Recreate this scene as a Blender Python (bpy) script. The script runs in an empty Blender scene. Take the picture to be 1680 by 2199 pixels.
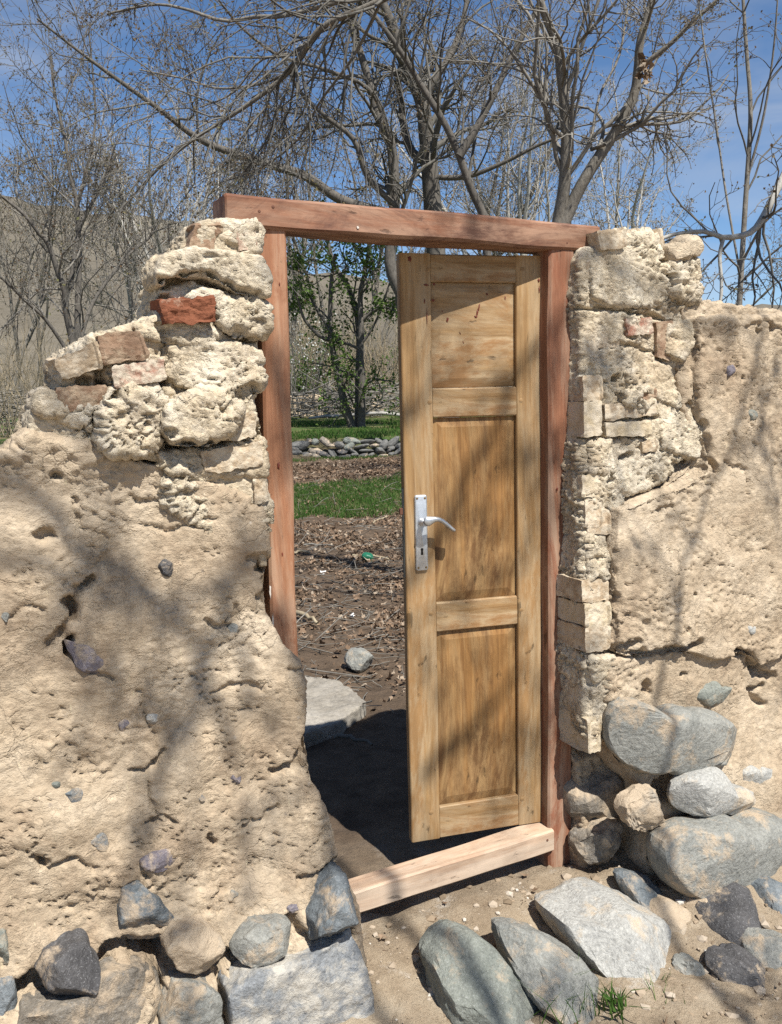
import bpy, bmesh, math, random
import numpy as np
from mathutils import Vector, Matrix

SC = bpy.context.scene
COL = SC.collection
rng = np.random.default_rng(7)
random.seed(7)
R = math.radians

# ------------------------------------------------------------------ camera
PITCH, ROLL, YAW = R(7.52), R(1.35), R(27.9)
FPX, CX, CY = 1877.0, 840.0, 1099.5            # measured on a 1680 x 2199 view of the photograph
CAM = np.array([0.0, 0.0, 1.65])
_fw = np.array([0, math.cos(PITCH), -math.sin(PITCH)])
_up = np.array([0, math.sin(PITCH), math.cos(PITCH)])
_rt = np.array([1.0, 0, 0])
_R = _rt * math.cos(ROLL) - _up * math.sin(ROLL)
_U = _up * math.cos(ROLL) + _rt * math.sin(ROLL)
cam = bpy.data.cameras.new('camera')
cam.sensor_fit = 'VERTICAL'
cam.sensor_height = 36.0
cam.lens = FPX / 2199.0 * 36.0
cam.clip_start = 0.05
cam.clip_end = 3000
co = bpy.data.objects.new('camera', cam)
COL.objects.link(co)
M4 = Matrix(((_R[0], _U[0], -_fw[0], CAM[0]), (_R[1], _U[1], -_fw[1], CAM[1]), (_R[2], _U[2], -_fw[2], CAM[2]), (0, 0, 0, 1)))
co.matrix_world = M4
SC.camera = co

# ------------------------------------------------------------------ light
SUN = np.array([0.56, -0.89, 0.0])
SUN = SUN / np.linalg.norm(SUN)
ELEV = R(56)
SUN = np.array([SUN[0] * math.cos(ELEV), SUN[1] * math.cos(ELEV), math.sin(ELEV)])
sl = bpy.data.lights.new('sun', 'SUN')
sl.energy = 5.0
sl.angle = R(0.5)
sl.color = (1.0, 0.965, 0.895)
so = bpy.data.objects.new('sun', sl)
COL.objects.link(so)
so.rotation_euler = Vector(SUN).to_track_quat('Z', 'Y').to_euler()
so.location = (4, -8, 12)

world = bpy.data.worlds.new('World')
SC.world = world
world.use_nodes = True
wn = world.node_tree
wn.nodes.clear()
w_out = wn.nodes.new('ShaderNodeOutputWorld')
w_bg = wn.nodes.new('ShaderNodeBackground')
w_sky = wn.nodes.new('ShaderNodeTexSky')
w_sky.sky_type = 'NISHITA'
w_sky.sun_disc = False
w_sky.sun_elevation = ELEV
w_sky.sun_rotation = math.atan2(SUN[0], SUN[1])
w_sky.altitude = 2000
w_sky.air_density = 1.0
w_sky.dust_density = 0.1
w_sky.ozone_density = 3.0
w_bg.inputs['Strength'].default_value = 0.064
# thin high cloud
w_tc = wn.nodes.new('ShaderNodeTexCoord')
w_map = wn.nodes.new('ShaderNodeMapping')
w_map.inputs['Scale'].default_value = (1.6, 1.6, 7.0)
w_map.inputs['Rotation'].default_value = (R(8), R(14), R(20))
w_nz = wn.nodes.new('ShaderNodeTexNoise')
w_nz.inputs['Scale'].default_value = 1.7
w_nz.inputs['Detail'].default_value = 7
w_nz.inputs['Roughness'].default_value = 0.55
w_nz.inputs['Distortion'].default_value = 0.5
w_rp = wn.nodes.new('ShaderNodeValToRGB')
w_rp.color_ramp.elements[0].position = 0.44
w_rp.color_ramp.elements[0].color = (0, 0, 0, 1)
w_rp.color_ramp.elements[1].position = 0.72
w_rp.color_ramp.elements[1].color = (0.5, 0.5, 0.5, 1)
w_mix = wn.nodes.new('ShaderNodeMixRGB')
w_mix.inputs['Color2'].default_value = (5.4, 5.7, 6.2, 1)
wn.links.new(w_tc.outputs['Generated'], w_map.inputs['Vector'])
wn.links.new(w_map.outputs['Vector'], w_nz.inputs['Vector'])
wn.links.new(w_nz.outputs['Fac'], w_rp.inputs['Fac'])
wn.links.new(w_rp.outputs['Color'], w_mix.inputs['Fac'])
w_hs = wn.nodes.new('ShaderNodeHueSaturation')
w_hs.inputs['Saturation'].default_value = 1.1
w_hs.inputs['Value'].default_value = 1.2
wn.links.new(w_sky.outputs['Color'], w_hs.inputs['Color'])
wn.links.new(w_hs.outputs['Color'], w_mix.inputs['Color1'])
wn.links.new(w_mix.outputs['Color'], w_bg.inputs['Color'])
wn.links.new(w_bg.outputs['Background'], w_out.inputs['Surface'])

SC.view_settings.view_transform = 'Standard'
SC.view_settings.look = 'None'
SC.view_settings.exposure = 0.80
SC.view_settings.gamma = 1.0
SC.view_settings.use_curve_mapping = False
SC.render.engine = 'CYCLES'
SC.cycles.max_bounces = 4
SC.cycles.diffuse_bounces = 3
SC.cycles.transmission_bounces = 2
SC.cycles.use_denoising = False

# ------------------------------------------------------------------ geometry helpers
O = np.array([0.5304, 2.9, 0.0])                    # foot of the right-hand jamb, inner front edge
UX = np.array([math.cos(YAW), math.sin(YAW), 0.0])  # along the wall, away to the right
NX = np.array([math.sin(YAW), -math.cos(YAW), 0.0]) # out of the wall, towards the lane
ZX = np.array([0, 0, 1.0])


def ray(x, y):
    return _fw + _R * ((x - CX) / FPX) + _U * ((CY - y) / FPX)


def onn(x, y, n):
    """a point of the wall frame (u, n, z): where the sight line meets the plane at n"""
    d = ray(x, y)
    q = CAM + d * (np.dot(O + NX * n - CAM, NX) / np.dot(d, NX))
    return np.array([np.dot(q - O, UX), n, q[2]])


def onz(x, y, z):
    d = ray(x, y)
    return CAM + d * ((z - CAM[2]) / d[2])


def ond(x, y, dist):
    d = ray(x, y)
    return CAM + d * (dist / d[1])


def W(p):
    p = np.asarray(p, float).reshape(-1, 3)
    return O + p[:, :1] * UX + p[:, 1:2] * NX + p[:, 2:3] * ZX


def toloc(q):
    q = np.asarray(q, float).reshape(-1, 3) - O
    return np.stack([q @ UX, q @ NX, q[:, 2]], 1)


def onf(x, y, nf, add=0.0):
    n = 0.1
    for _ in range(5):
        p = onn(x, y, n)
        n = float(nf(p[0], p[2])) + add
    return onn(x, y, n)


# --- vectorised gradient noise
def _hash(i, j, k, s):
    h = (i.astype(np.int64) * 374761393 + j.astype(np.int64) * 668265263 + k.astype(np.int64) * 2147483647 + s * 974711) & 0xFFFFFFFF
    h = ((h ^ (h >> 13)) * 1274126177) & 0xFFFFFFFF
    h = ((h ^ (h >> 16)) * 2246822519) & 0xFFFFFFFF
    return (h ^ (h >> 13)) & 0xFFFFFFFF


_G = np.array([[1, 1, 0], [-1, 1, 0], [1, -1, 0], [-1, -1, 0], [1, 0, 1], [-1, 0, 1], [1, 0, -1], [-1, 0, -1], [0, 1, 1], [0, -1, 1], [0, 1, -1], [0, -1, -1], [1, 1, 0], [-1, 1, 0], [0, -1, 1], [0, -1, -1]], np.float32)


def pn(p, s=0):
    p = np.asarray(p, np.float64)
    f0 = np.floor(p)
    t = (p - f0).astype(np.float32)
    i0 = f0.astype(np.int64)
    w = t * t * t * (t * (t * 6 - 15) + 10)
    out = np.zeros(len(p), np.float32)
    for a in (0, 1):
        wa = w[:, 0] if a else 1 - w[:, 0]
        for b in (0, 1):
            wb = w[:, 1] if b else 1 - w[:, 1]
            for c in (0, 1):
                wc = w[:, 2] if c else 1 - w[:, 2]
                g = _G[_hash(i0[:, 0] + a, i0[:, 1] + b, i0[:, 2] + c, s) & 15]
                out += wa * wb * wc * (g[:, 0] * (t[:, 0] - a) + g[:, 1] * (t[:, 1] - b) + g[:, 2] * (t[:, 2] - c))
    return out


def fbm(p, sc, octv=3, s=0, gain=0.5):
    r = 0
    a = 1.0
    for o in range(octv):
        r = r + a * pn(p * (sc * 2.03 ** o), s + o * 17)
        a *= gain
    return r


def sst(a, b, x):
    t = np.clip((x - a) / (b - a), 0, 1)
    return t * t * (3 - 2 * t)


# --- objects
def setp(o, label=None, cat=None, group=None, kind=None):
    if label: o['label'] = label
    if cat: o['category'] = cat
    if group: o['group'] = group
    if kind: o['kind'] = kind
    return o


def mesh_from(name, V, F, smooth=True):
    me = bpy.data.meshes.new(name)
    if isinstance(F, np.ndarray):
        k = F.shape[1]
        me.vertices.add(len(V))
        me.vertices.foreach_set('co', np.asarray(V, np.float32).ravel())
        me.loops.add(F.size)
        me.polygons.add(len(F))
        me.loops.foreach_set('vertex_index', F.astype(np.int32).ravel())
        me.polygons.foreach_set('loop_start', np.arange(0, F.size, k, dtype=np.int32))
        me.update(calc_edges=True)
        me.validate()
    else:
        me.from_pydata([tuple(map(float, v)) for v in V], [], F)
        me.update()
    me.polygons.foreach_set('use_smooth', np.full(len(me.polygons), smooth))
    return me


def thing(name, label, cat, loc=(0, 0, 0), group=None):
    o = bpy.data.objects.new(name, None)
    o.empty_display_size = 0.1
    COL.objects.link(o)
    o.location = loc
    return setp(o, label, cat, group)


def wloc(o):
    l = Vector(o.location)
    p = o.parent
    while p:
        l = l + Vector(p.location)
        p = p.parent
    return np.array(l)


def mk(name, V, F, mat, parent=None, smooth=True, centre=True):
    """a mesh from world-space points; its origin goes to its own middle, low"""
    V = np.asarray(V, float)
    c = V.mean(0) if centre else np.zeros(3)
    if parent is None and centre:
        c = np.array([c[0], c[1], V[:, 2].min()])
    me = mesh_from(name, V - c, F, smooth)
    if name in ('stone', 'boulder', 'brick'): me.set_sharp_from_angle(angle=R(24))
    o = bpy.data.objects.new(name, me)
    COL.objects.link(o)
    if parent is not None:
        o.parent = parent
        o.location = c - wloc(parent)
    else:
        o.location = c
    if mat is not None:
        me.materials.append(mat)
    return o


# ------------------------------------------------------------------ materials
ALB = 0.80      # measured tones brought down to real-world reflectances


class NT:
    def __init__(s, name):
        s.m = bpy.data.materials.new(name)
        s.m.use_nodes = True
        s.t = s.m.node_tree
        s.b = s.t.nodes['Principled BSDF']
        s.b.inputs['Specular IOR Level'].default_value = 0.25
        s.tc = s.t.nodes.new('ShaderNodeTexCoord')

    def lk(s, a, b):
        s.t.links.new(a, b)

    def vec(s, scale=(1, 1, 1), src='Object', rot=(0, 0, 0), world=False):
        mp = s.t.nodes.new('ShaderNodeMapping')
        mp.inputs['Scale'].default_value = scale
        mp.inputs['Rotation'].default_value = rot
        if world:
            g = s.t.nodes.new('ShaderNodeNewGeometry')
            s.lk(g.outputs['Position'], mp.inputs['Vector'])
        else:
            s.lk(s.tc.outputs[src], mp.inputs['Vector'])
        return mp.outputs['Vector']

    def noise(s, v, scale, detail=6, rough=0.6, dist=0.0):
        n = s.t.nodes.new('ShaderNodeTexNoise')
        n.inputs['Scale'].default_value = scale
        n.inputs['Detail'].default_value = detail
        n.inputs['Roughness'].default_value = rough
        n.inputs['Distortion'].default_value = dist
        if v is not None: s.lk(v, n.inputs['Vector'])
        return n.outputs['Fac']

    def voro(s, v, scale, feat='F1', rnd=1.0, out='Distance'):
        n = s.t.nodes.new('ShaderNodeTexVoronoi')
        n.feature = feat
        n.inputs['Scale'].default_value = scale
        n.inputs['Randomness'].default_value = rnd
        if v is not None: s.lk(v, n.inputs['Vector'])
        return n.outputs[out]

    def ramp(s, fac, stops):
        r = s.t.nodes.new('ShaderNodeValToRGB')
        e = r.color_ramp.elements
        while len(e) < len(stops): e.new(0.5)
        for i, (p, c) in enumerate(stops):
            e[i].position = p
            e[i].color = (c, c, c, 1) if isinstance(c, (int, float)) else (c[0], c[1], c[2], 1)
        s.lk(fac, r.inputs['Fac'])
        return r.outputs['Color']

    def mix(s, fac, a, b, mode='MIX'):
        m = s.t.nodes.new('ShaderNodeMixRGB')
        m.blend_type = mode
        for k, v in (('Fac', fac), ('Color1', a), ('Color2', b)):
            if isinstance(v, (int, float)):
                m.inputs[k].default_value = v if k == 'Fac' else (v, v, v, 1)
            elif isinstance(v, tuple):
                m.inputs[k].default_value = (*v, 1)
            else:
                s.lk(v, m.inputs[k])
        return m.outputs['Color']

    def math(s, op, a, b=None, clamp=False):
        m = s.t.nodes.new('ShaderNodeMath')
        m.operation = op
        m.use_clamp = clamp
        for i, v in enumerate((a, b)):
            if v is None: continue
            if isinstance(v, (int, float)): m.inputs[i].default_value = v
            else: s.lk(v, m.inputs[i])
        return m.outputs[0]

    def rnd(s):
        n = s.t.nodes.new('ShaderNodeObjectInfo')
        return n.outputs['Random']

    def island(s):
        n = s.t.nodes.new('ShaderNodeNewGeometry')
        return n.outputs['Random Per Island']

    def attr(s, name):
        n = s.t.nodes.new('ShaderNodeAttribute')
        n.attribute_name = name
        return n.outputs['Fac']

    def bump(s, h, strength=0.5, dist=0.01, prev=None):
        b = s.t.nodes.new('ShaderNodeBump')
        b.inputs['Strength'].default_value = strength
        b.inputs['Distance'].default_value = dist
        s.lk(h, b.inputs['Height'])
        if prev is not None: s.lk(prev, b.inputs['Normal'])
        return b.outputs['Normal']

    def done(s, col, rough=0.9, normal=None, metal=0.0):
        if isinstance(col, tuple): s.b.inputs['Base Color'].default_value = (*[c * ALB for c in col], 1)
        else: s.lk(s.mix(1.0, col, (ALB, ALB, ALB), 'MULTIPLY'), s.b.inputs['Base Color'])
        if isinstance(rough, (int, float)): s.b.inputs['Roughness'].default_value = rough
        else: s.lk(rough, s.b.inputs['Roughness'])
        s.b.inputs['Metallic'].default_value = metal
        if normal is not None: s.lk(normal, s.b.inputs['Normal'])
        return s.m


def mud_mat(name, dark, mid, light, speck=True, bumpk=1.0, chalk=0.0):
    s = NT(name)
    v = s.vec(world=True)
    base = s.ramp(s.noise(v, 3.2, 9, 0.7, 0.3), [(0.36, dark), (0.5, mid), (0.66, light)])
    fine = s.ramp(s.noise(v, 55, 5, 0.65), [(0.25, 0.74), (0.7, 1.12)])
    col = s.mix(1.0, base, fine, 'MULTIPLY')
    pale = s.ramp(s.noise(s.vec((1, 1, 0.45), world=True), 6.5, 8, 0.72, 0.6), [(0.52, 0), (0.72, 0.45)])
    col = s.mix(pale, col, tuple(min(1, c * 1.22) for c in light))
    if speck:
        vs = s.voro(v, 48)
        sel = s.voro(v, 48, out='Color')
        pick = s.ramp(sel, [(0.0, 0), (0.86, 0), (0.88, 1)])
        dot = s.math('MULTIPLY', s.ramp(vs, [(0.12, 1), (0.3, 0)]), pick)
        col = s.mix(s.math('MULTIPLY', dot, 0.6), col, s.ramp(sel, [(0.0, (0.16, 0.14, 0.13)), (0.9, (0.22, 0.18, 0.15)), (0.95, (0.62, 0.55, 0.46))]))
        stw = s.ramp(s.noise(s.vec((1, 1, 0.12), world=True, rot=(0.6, 0.9, 0.3)), 130, 2, 0.5), [(0.70, 0), (0.75, 0.55)])
        col = s.mix(stw, col, (0.70, 0.60, 0.40))
        stw = s.ramp(s.noise(s.vec((0.12, 1, 1), world=True, rot=(0.2, 0.5, 0.9)), 130, 2, 0.5), [(0.71, 0), (0.76, 0.5)])
        col = s.mix(stw, col, (0.24, 0.18, 0.12))
    if chalk:
        ch = s.ramp(s.noise(v, 9, 7, 0.7), [(0.46, 0), (0.64, chalk)])
        col = s.mix(ch, col, (0.81, 0.75, 0.64))
    h1 = s.noise(v, 60, 8, 0.7)
    h2 = s.noise(s.vec((1, 1, 1.7), world=True), 22, 4, 0.6, 0.4)
    va = s.t.nodes.new('ShaderNodeVectorMath')
    va.operation = 'ADD'
    nzc = s.t.nodes.new('ShaderNodeTexNoise')
    nzc.inputs['Scale'].default_value = 7
    nzc.inputs['Detail'].default_value = 6
    s.lk(v, nzc.inputs['Vector'])
    sc_ = s.t.nodes.new('ShaderNodeVectorMath')
    sc_.operation = 'SCALE'
    sc_.inputs['Scale'].default_value = 0.22
    s.lk(nzc.outputs['Color'], sc_.inputs[0])
    s.lk(v, va.inputs[0])
    s.lk(sc_.outputs[0], va.inputs[1])
    cr = s.ramp(s.voro(va.outputs[0], 8, 'DISTANCE_TO_EDGE'), [(0.0, 0), (0.03, 1)])
    v3 = s.vec((1, 1, 1.7), world=True)
    tear1 = s.ramp(s.noise(v3, 11, 5, 0.6, 0.5), [(0.462, 1), (0.49, 0), (0.498, 0), (0.515, 1)])
    tear1 = s.mix(s.ramp(s.noise(v, 5.5, 3), [(0.46, 0), (0.56, 1)]), 1.0, tear1)
    tear2 = s.ramp(s.noise(v3, 31, 5, 0.62, 0.6), [(0.45, 1), (0.49, 0), (0.5, 0), (0.53, 1)])
    tear2 = s.mix(s.ramp(s.noise(v, 8, 3), [(0.42, 0), (0.56, 1)]), 1.0, tear2)
    crk = s.mix(s.ramp(s.noise(v, 4.5, 3), [(0.5, 0), (0.62, 1)]), 1.0, cr)
    n = s.bump(h2, 0.5 * bumpk, 0.012)
    n = s.bump(s.noise(s.vec((1, 1, 1.3), world=True), 140, 5, 0.65, 0.8), 0.5 * bumpk, 0.004, n)
    n = s.bump(h1, 0.6 * bumpk, 0.007, n)
    n = s.bump(crk, 0.6 * bumpk, 0.005, n)
    n = s.bump(tear1, 0.55 * bumpk, 0.006, n)
    n = s.bump(tear2, 0.5 * bumpk, 0.004, n)
    return s.done(col, 0.95, n)


MUD = mud_mat('mud', (0.39, 0.292, 0.198), (0.497, 0.392, 0.274), (0.577, 0.473, 0.348))
MORTAR = mud_mat('lime_mortar', (0.53, 0.42, 0.285), (0.625, 0.52, 0.37), (0.71, 0.62, 0.475), True, 1.25, 0.42)
CLAY = mud_mat('clay_lump', (0.47, 0.365, 0.255), (0.56, 0.45, 0.32), (0.64, 0.545, 0.41), True, 1.1)


def brick_mat(name, a, b, dust=0.4, dustcol=(0.64, 0.55, 0.42), fresh=False):
    s = NT(name)
    v = s.vec(world=True)
    col = s.ramp(s.noise(v, 14, 8, 0.65), [(0.3, a), (0.7, b)])
    d = s.ramp(s.noise(v, 22, 7, 0.72), [(0.62 - dust * 0.35, 0), (0.72 - dust * 0.25, 1)])
    col = s.mix(s.math('MULTIPLY', d, min(1.0, 0.35 + dust)), col, dustcol)
    n = s.bump(s.noise(v, 45, 8, 0.72), 0.9, 0.007)
    n = s.bump(s.noise(v, 150, 4, 0.6), 0.6, 0.003, n)
    return s.done(col, 0.92, n)


B_TAN = brick_mat('brick_tan', (0.40, 0.29, 0.185), (0.51, 0.395, 0.265), 0.6)
B_BROWN = brick_mat('brick_brown', (0.24, 0.14, 0.085), (0.36, 0.245, 0.165), 0.42, (0.50, 0.39, 0.27))
B_RED = brick_mat('brick_red', (0.30, 0.135, 0.09), (0.38, 0.20, 0.14), 0.68, (0.62, 0.53, 0.41))
B_FRESH = brick_mat('brick_broken_red', (0.17, 0.055, 0.028), (0.28, 0.105, 0.055), 0.12)
B_YELL = brick_mat('brick_yellow', (0.52, 0.41, 0.26), (0.60, 0.50, 0.345), 0.62)


def stone_mat(name, a, b, dust=0.35, dustcol=(0.52, 0.41, 0.29), spk=0.3, rough=0.85):
    s = NT(name)
    v = s.vec()
    w = s.vec(world=True)
    col = s.ramp(s.noise(w, 7, 8, 0.65, 0.6), [(0.28, a), (0.72, b)])
    col = s.mix(0.55, col, s.ramp(s.noise(w, 95, 4, 0.75), [(0.28, 0.35), (0.72, 1.6)]), 'MULTIPLY')
    if spk:
        sp = s.ramp(s.noise(w, 230, 2, 0.5), [(0.6, 0), (0.68, spk)])
        col = s.mix(sp, col, (0.5, 0.5, 0.5))
    d = s.ramp(s.noise(w, 8, 9, 0.74, 0.3), [(0.66 - dust * 0.36, 0), (0.74 - dust * 0.28, 1)])
    col = s.mix(s.math('MULTIPLY', d, 0.92), col, dustcol)
    n = s.bump(s.noise(w, 18, 9, 0.68, 0.7), 0.8, 0.016)
    n = s.bump(s.noise(w, 75, 6, 0.7), 0.8, 0.006, n)
    n = s.bump(s.voro(s.vec((1, 1, 2.2), world=True, rot=(0.5, 0.4, 0)), 26), 0.15, 0.005, n)
    return s.done(col, rough, n)


S_GREY = stone_mat('stone_grey', (0.19, 0.195, 0.18), (0.35, 0.345, 0.31), 0.42)
S_WALL = stone_mat('stone_field', (0.11, 0.108, 0.10), (0.22, 0.215, 0.20), 0.2)
S_BLUE = stone_mat('stone_blue', (0.10, 0.118, 0.13), (0.225, 0.245, 0.255), 0.42)
S_DARK = stone_mat('stone_dark', (0.06, 0.058, 0.06), (0.13, 0.125, 0.125), 0.34)
S_PALE = stone_mat('stone_pale', (0.35, 0.345, 0.325), (0.50, 0.49, 0.45), 0.42, (0.56, 0.46, 0.34), 0.15)
S_TAN = stone_mat('stone_crusted', (0.26, 0.235, 0.20), (0.38, 0.335, 0.27), 0.95)
S_CRUST = stone_mat('stone_dusty', (0.17, 0.15, 0.125), (0.27, 0.235, 0.19), 0.5)
S_SLAB = stone_mat('stone_slab', (0.15, 0.165, 0.185), (0.30, 0.31, 0.315), 0.64, (0.55, 0.51, 0.44))
S_PURP = stone_mat('stone_purple', (0.15, 0.13, 0.15), (0.25, 0.225, 0.25), 0.45)
S_GREEN = stone_mat('stone_greenish', (0.165, 0.18, 0.16), (0.29, 0.30, 0.26), 0.34, (0.44, 0.36, 0.26))


def wood_mat(name, axis, base, grain_d, wear, wearamt, dirt=0.35, stain=None, scale=1.0):
    """axis: 'x','y','z' = the direction the grain runs in the object's own frame"""
    s = NT(name)
    st = {'x': (0.035, 1, 1), 'y': (1, 0.035, 1), 'z': (1, 1, 0.035)}[axis]
    st2 = {'x': (0.13, 1, 1), 'y': (1, 0.13, 1), 'z': (1, 1, 0.13)}[axis]
    v = s.vec(st)
    v2 = s.vec(st2)
    vo = s.vec()
    ob = s.rnd()
    g = s.noise(v, 90 * scale, 6, 0.65, 0.6)
    g2 = s.noise(v2, 16 * scale, 6, 0.6, 1.2)
    col = s.mix(s.ramp(g, [(0.35, 0), (0.68, 1)]), base, grain_d)
    blot = s.ramp(s.noise(v2, 6.5, 8, 0.74, 0.5), [(0.44, 0), (0.56, wearamt)])
    col = s.mix(blot, col, wear)
    if stain is not None:
        stn = s.ramp(s.noise(s.vec(tuple(0.3 if c < 1 else 1 for c in st)), 5.5, 9, 0.78, 0.7), [(0.49, 0), (0.60, 0.85)])
        col = s.mix(stn, col, stain)
    col = s.mix(1.0, col, s.ramp(g2, [(0.25, 0.72), (0.6, 1.06)]), 'MULTIPLY')
    dk = s.ramp(s.noise(vo, 5, 8, 0.7), [(0.52, 0), (0.78, dirt)])
    col = s.mix(dk, col, tuple(c * 0.45 for c in grain_d))
    hs = s.t.nodes.new('ShaderNodeHueSaturation')
    s.lk(col, hs.inputs['Color'])
    s.lk(s.math('ADD', s.math('MULTIPLY', ob, 0.16), 0.92), hs.inputs['Value'])
    chk = s.ramp(s.noise(s.vec(tuple(0.35 if c < 1 else 1 for c in st)), 30 * scale, 5, 0.6, 0.4), [(0.30, 0), (0.36, 1)])
    col = s.mix(0.55, col, s.mix(1.0, col, chk, 'MULTIPLY'))
    s.lk(col, hs.inputs['Color'])
    n = s.bump(g, 0.35, 0.0018)
    n = s.bump(chk, 0.5, 0.002, n)
    n = s.bump(s.noise(v, 240, 3, 0.5), 0.25, 0.0008, n)
    return s.done(hs.outputs['Color'], s.ramp(s.noise(vo, 9, 4), [(0.3, 0.5), (0.7, 0.78)]), n)


F_BASE, F_GR, F_WEAR = (0.34, 0.155, 0.088), (0.23, 0.095, 0.052), (0.44, 0.31, 0.22)
W_FR_X = wood_mat('frame_wood_x', 'x', (0.31, 0.135, 0.072), (0.20, 0.078, 0.042), (0.42, 0.265, 0.18), 0.75, 0.65, (0.13, 0.06, 0.04))
W_FR_Z = wood_mat('frame_wood_z', 'z', F_BASE, F_GR, F_WEAR, 0.75, 0.45, (0.27, 0.09, 0.045))
W_FR_L = wood_mat('frame_wood_bleached', 'z', (0.44, 0.215, 0.115), (0.34, 0.145, 0.075), (0.53, 0.35, 0.235), 0.65, 0.45, (0.30, 0.12, 0.06))
W_SILL = wood_mat('sill_wood', 'x', (0.52, 0.37, 0.255), (0.42, 0.275, 0.185), (0.62, 0.50, 0.385), 0.7, 0.5)
D_BASE, D_GR, D_WEAR = (0.38, 0.235, 0.105), (0.25, 0.138, 0.055), (0.51, 0.395, 0.25)
W_D_X = wood_mat('door_wood_x', 'x', D_BASE, D_GR, D_WEAR, 0.6, 0.45, (0.30, 0.15, 0.055))
W_D_Z = wood_mat('door_wood_z', 'z', D_BASE, D_GR, D_WEAR, 0.55, 0.45, (0.33, 0.18, 0.07))
W_PAN = wood_mat('door_panel_wood', 'z', (0.36, 0.188, 0.064), (0.20, 0.095, 0.032), (0.49, 0.325, 0.155), 0.55, 0.65, (0.15, 0.07, 0.026))
W_OLD = wood_mat('old_grey_wood', 'z', (0.34, 0.29, 0.23), (0.25, 0.20, 0.16), (0.42, 0.37, 0.31), 0.6, 0.4)
W_DKRED = wood_mat('old_red_wood', 'z', (0.16, 0.045, 0.03), (0.11, 0.03, 0.02), (0.22, 0.08, 0.06), 0.4, 0.4)


def flat_mat(name, col, rough=0.6, metal=0.0, nscale=40, nb=0.15):
    s = NT(name)
    v = s.vec()
    c = s.mix(1.0, col, s.ramp(s.noise(v, nscale, 5, 0.6), [(0.3, 0.8), (0.7, 1.12)]), 'MULTIPLY')
    return s.done(c, rough, s.bump(s.noise(v, nscale * 3, 4), nb, 0.002), metal)


METAL = flat_mat('aluminium', (0.62, 0.64, 0.66), 0.42, 0.75, 60, 0.06)
STEEL = flat_mat('dull_steel', (0.22, 0.23, 0.21), 0.6, 0.5)
RUST = flat_mat('rusty_iron', (0.16, 0.075, 0.05), 0.8, 0.2)
BRASS = flat_mat('rusted_screw', (0.20, 0.13, 0.05), 0.6, 0.4)
BLACK = flat_mat('dark_hole', (0.012, 0.01, 0.008), 0.9)
PAINT = flat_mat('red_paint', (0.16, 0.035, 0.02), 0.55)
WHITE = flat_mat('white_scrap', (0.75, 0.73, 0.70), 0.6)
GREENP = flat_mat('green_plastic', (0.02, 0.14, 0.08), 0.4)


# ------------------------------------------------------------------ solid builders
def subdiv_cube(nx, ny, nz):
    """closed box grid on [-1,1]^3; faces outward"""
    idx = {}
    V = []
    F = []

    def vid(i, j, k):
        key = (i, j, k)
        if key not in idx:
            idx[key] = len(V)
            V.append((2 * i / nx - 1, 2 * j / ny - 1, 2 * k / nz - 1))
        return idx[key]
    for i in range(nx):
        for j in range(ny):
            F.append((vid(i, j, nz), vid(i + 1, j, nz), vid(i + 1, j + 1, nz), vid(i, j + 1, nz)))
            F.append((vid(i, j + 1, 0), vid(i + 1, j + 1, 0), vid(i + 1, j, 0), vid(i, j, 0)))
    for i in range(nx):
        for k in range(nz):
            F.append((vid(i, 0, k), vid(i + 1, 0, k), vid(i + 1, 0, k + 1), vid(i, 0, k + 1)))
            F.append((vid(i, ny, k + 1), vid(i + 1, ny, k + 1), vid(i + 1, ny, k), vid(i, ny, k)))
    for j in range(ny):
        for k in range(nz):
            F.append((vid(0, j, k + 1), vid(0, j + 1, k + 1), vid(0, j + 1, k), vid(0, j, k)))
            F.append((vid(nx, j, k), vid(nx, j + 1, k), vid(nx, j + 1, k + 1), vid(nx, j, k + 1)))
    return np.array(V), np.array(F)


_cubes = {}


def scube(a, b, c):
    if (a, b, c) not in _cubes: _cubes[(a, b, c)] = subdiv_cube(a, b, c)
    return _cubes[(a, b, c)]


def ico(sub):
    if ('i', sub) not in _cubes:
        bm = bmesh.new()
        bmesh.ops.create_icosphere(bm, subdivisions=sub, radius=1)
        _cubes[('i', sub)] = (np.array([v.co[:] for v in bm.verts]), np.array([[v.index for v in f.verts] for f in bm.faces]))
        bm.free()
    return _cubes[('i', sub)]


def vnormals(V, F):
    a = V[F[:, 1]] - V[F[:, 0]]
    b = V[F[:, 2]] - V[F[:, 0]]
    fn = np.cross(a, b)
    n = np.zeros_like(V)
    for k in range(F.shape[1]):
        for c in range(3):
            n[:, c] += np.bincount(F[:, k], fn[:, c], len(V))
    return n / np.maximum(np.linalg.norm(n, axis=1, keepdims=True), 1e-9)


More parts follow.
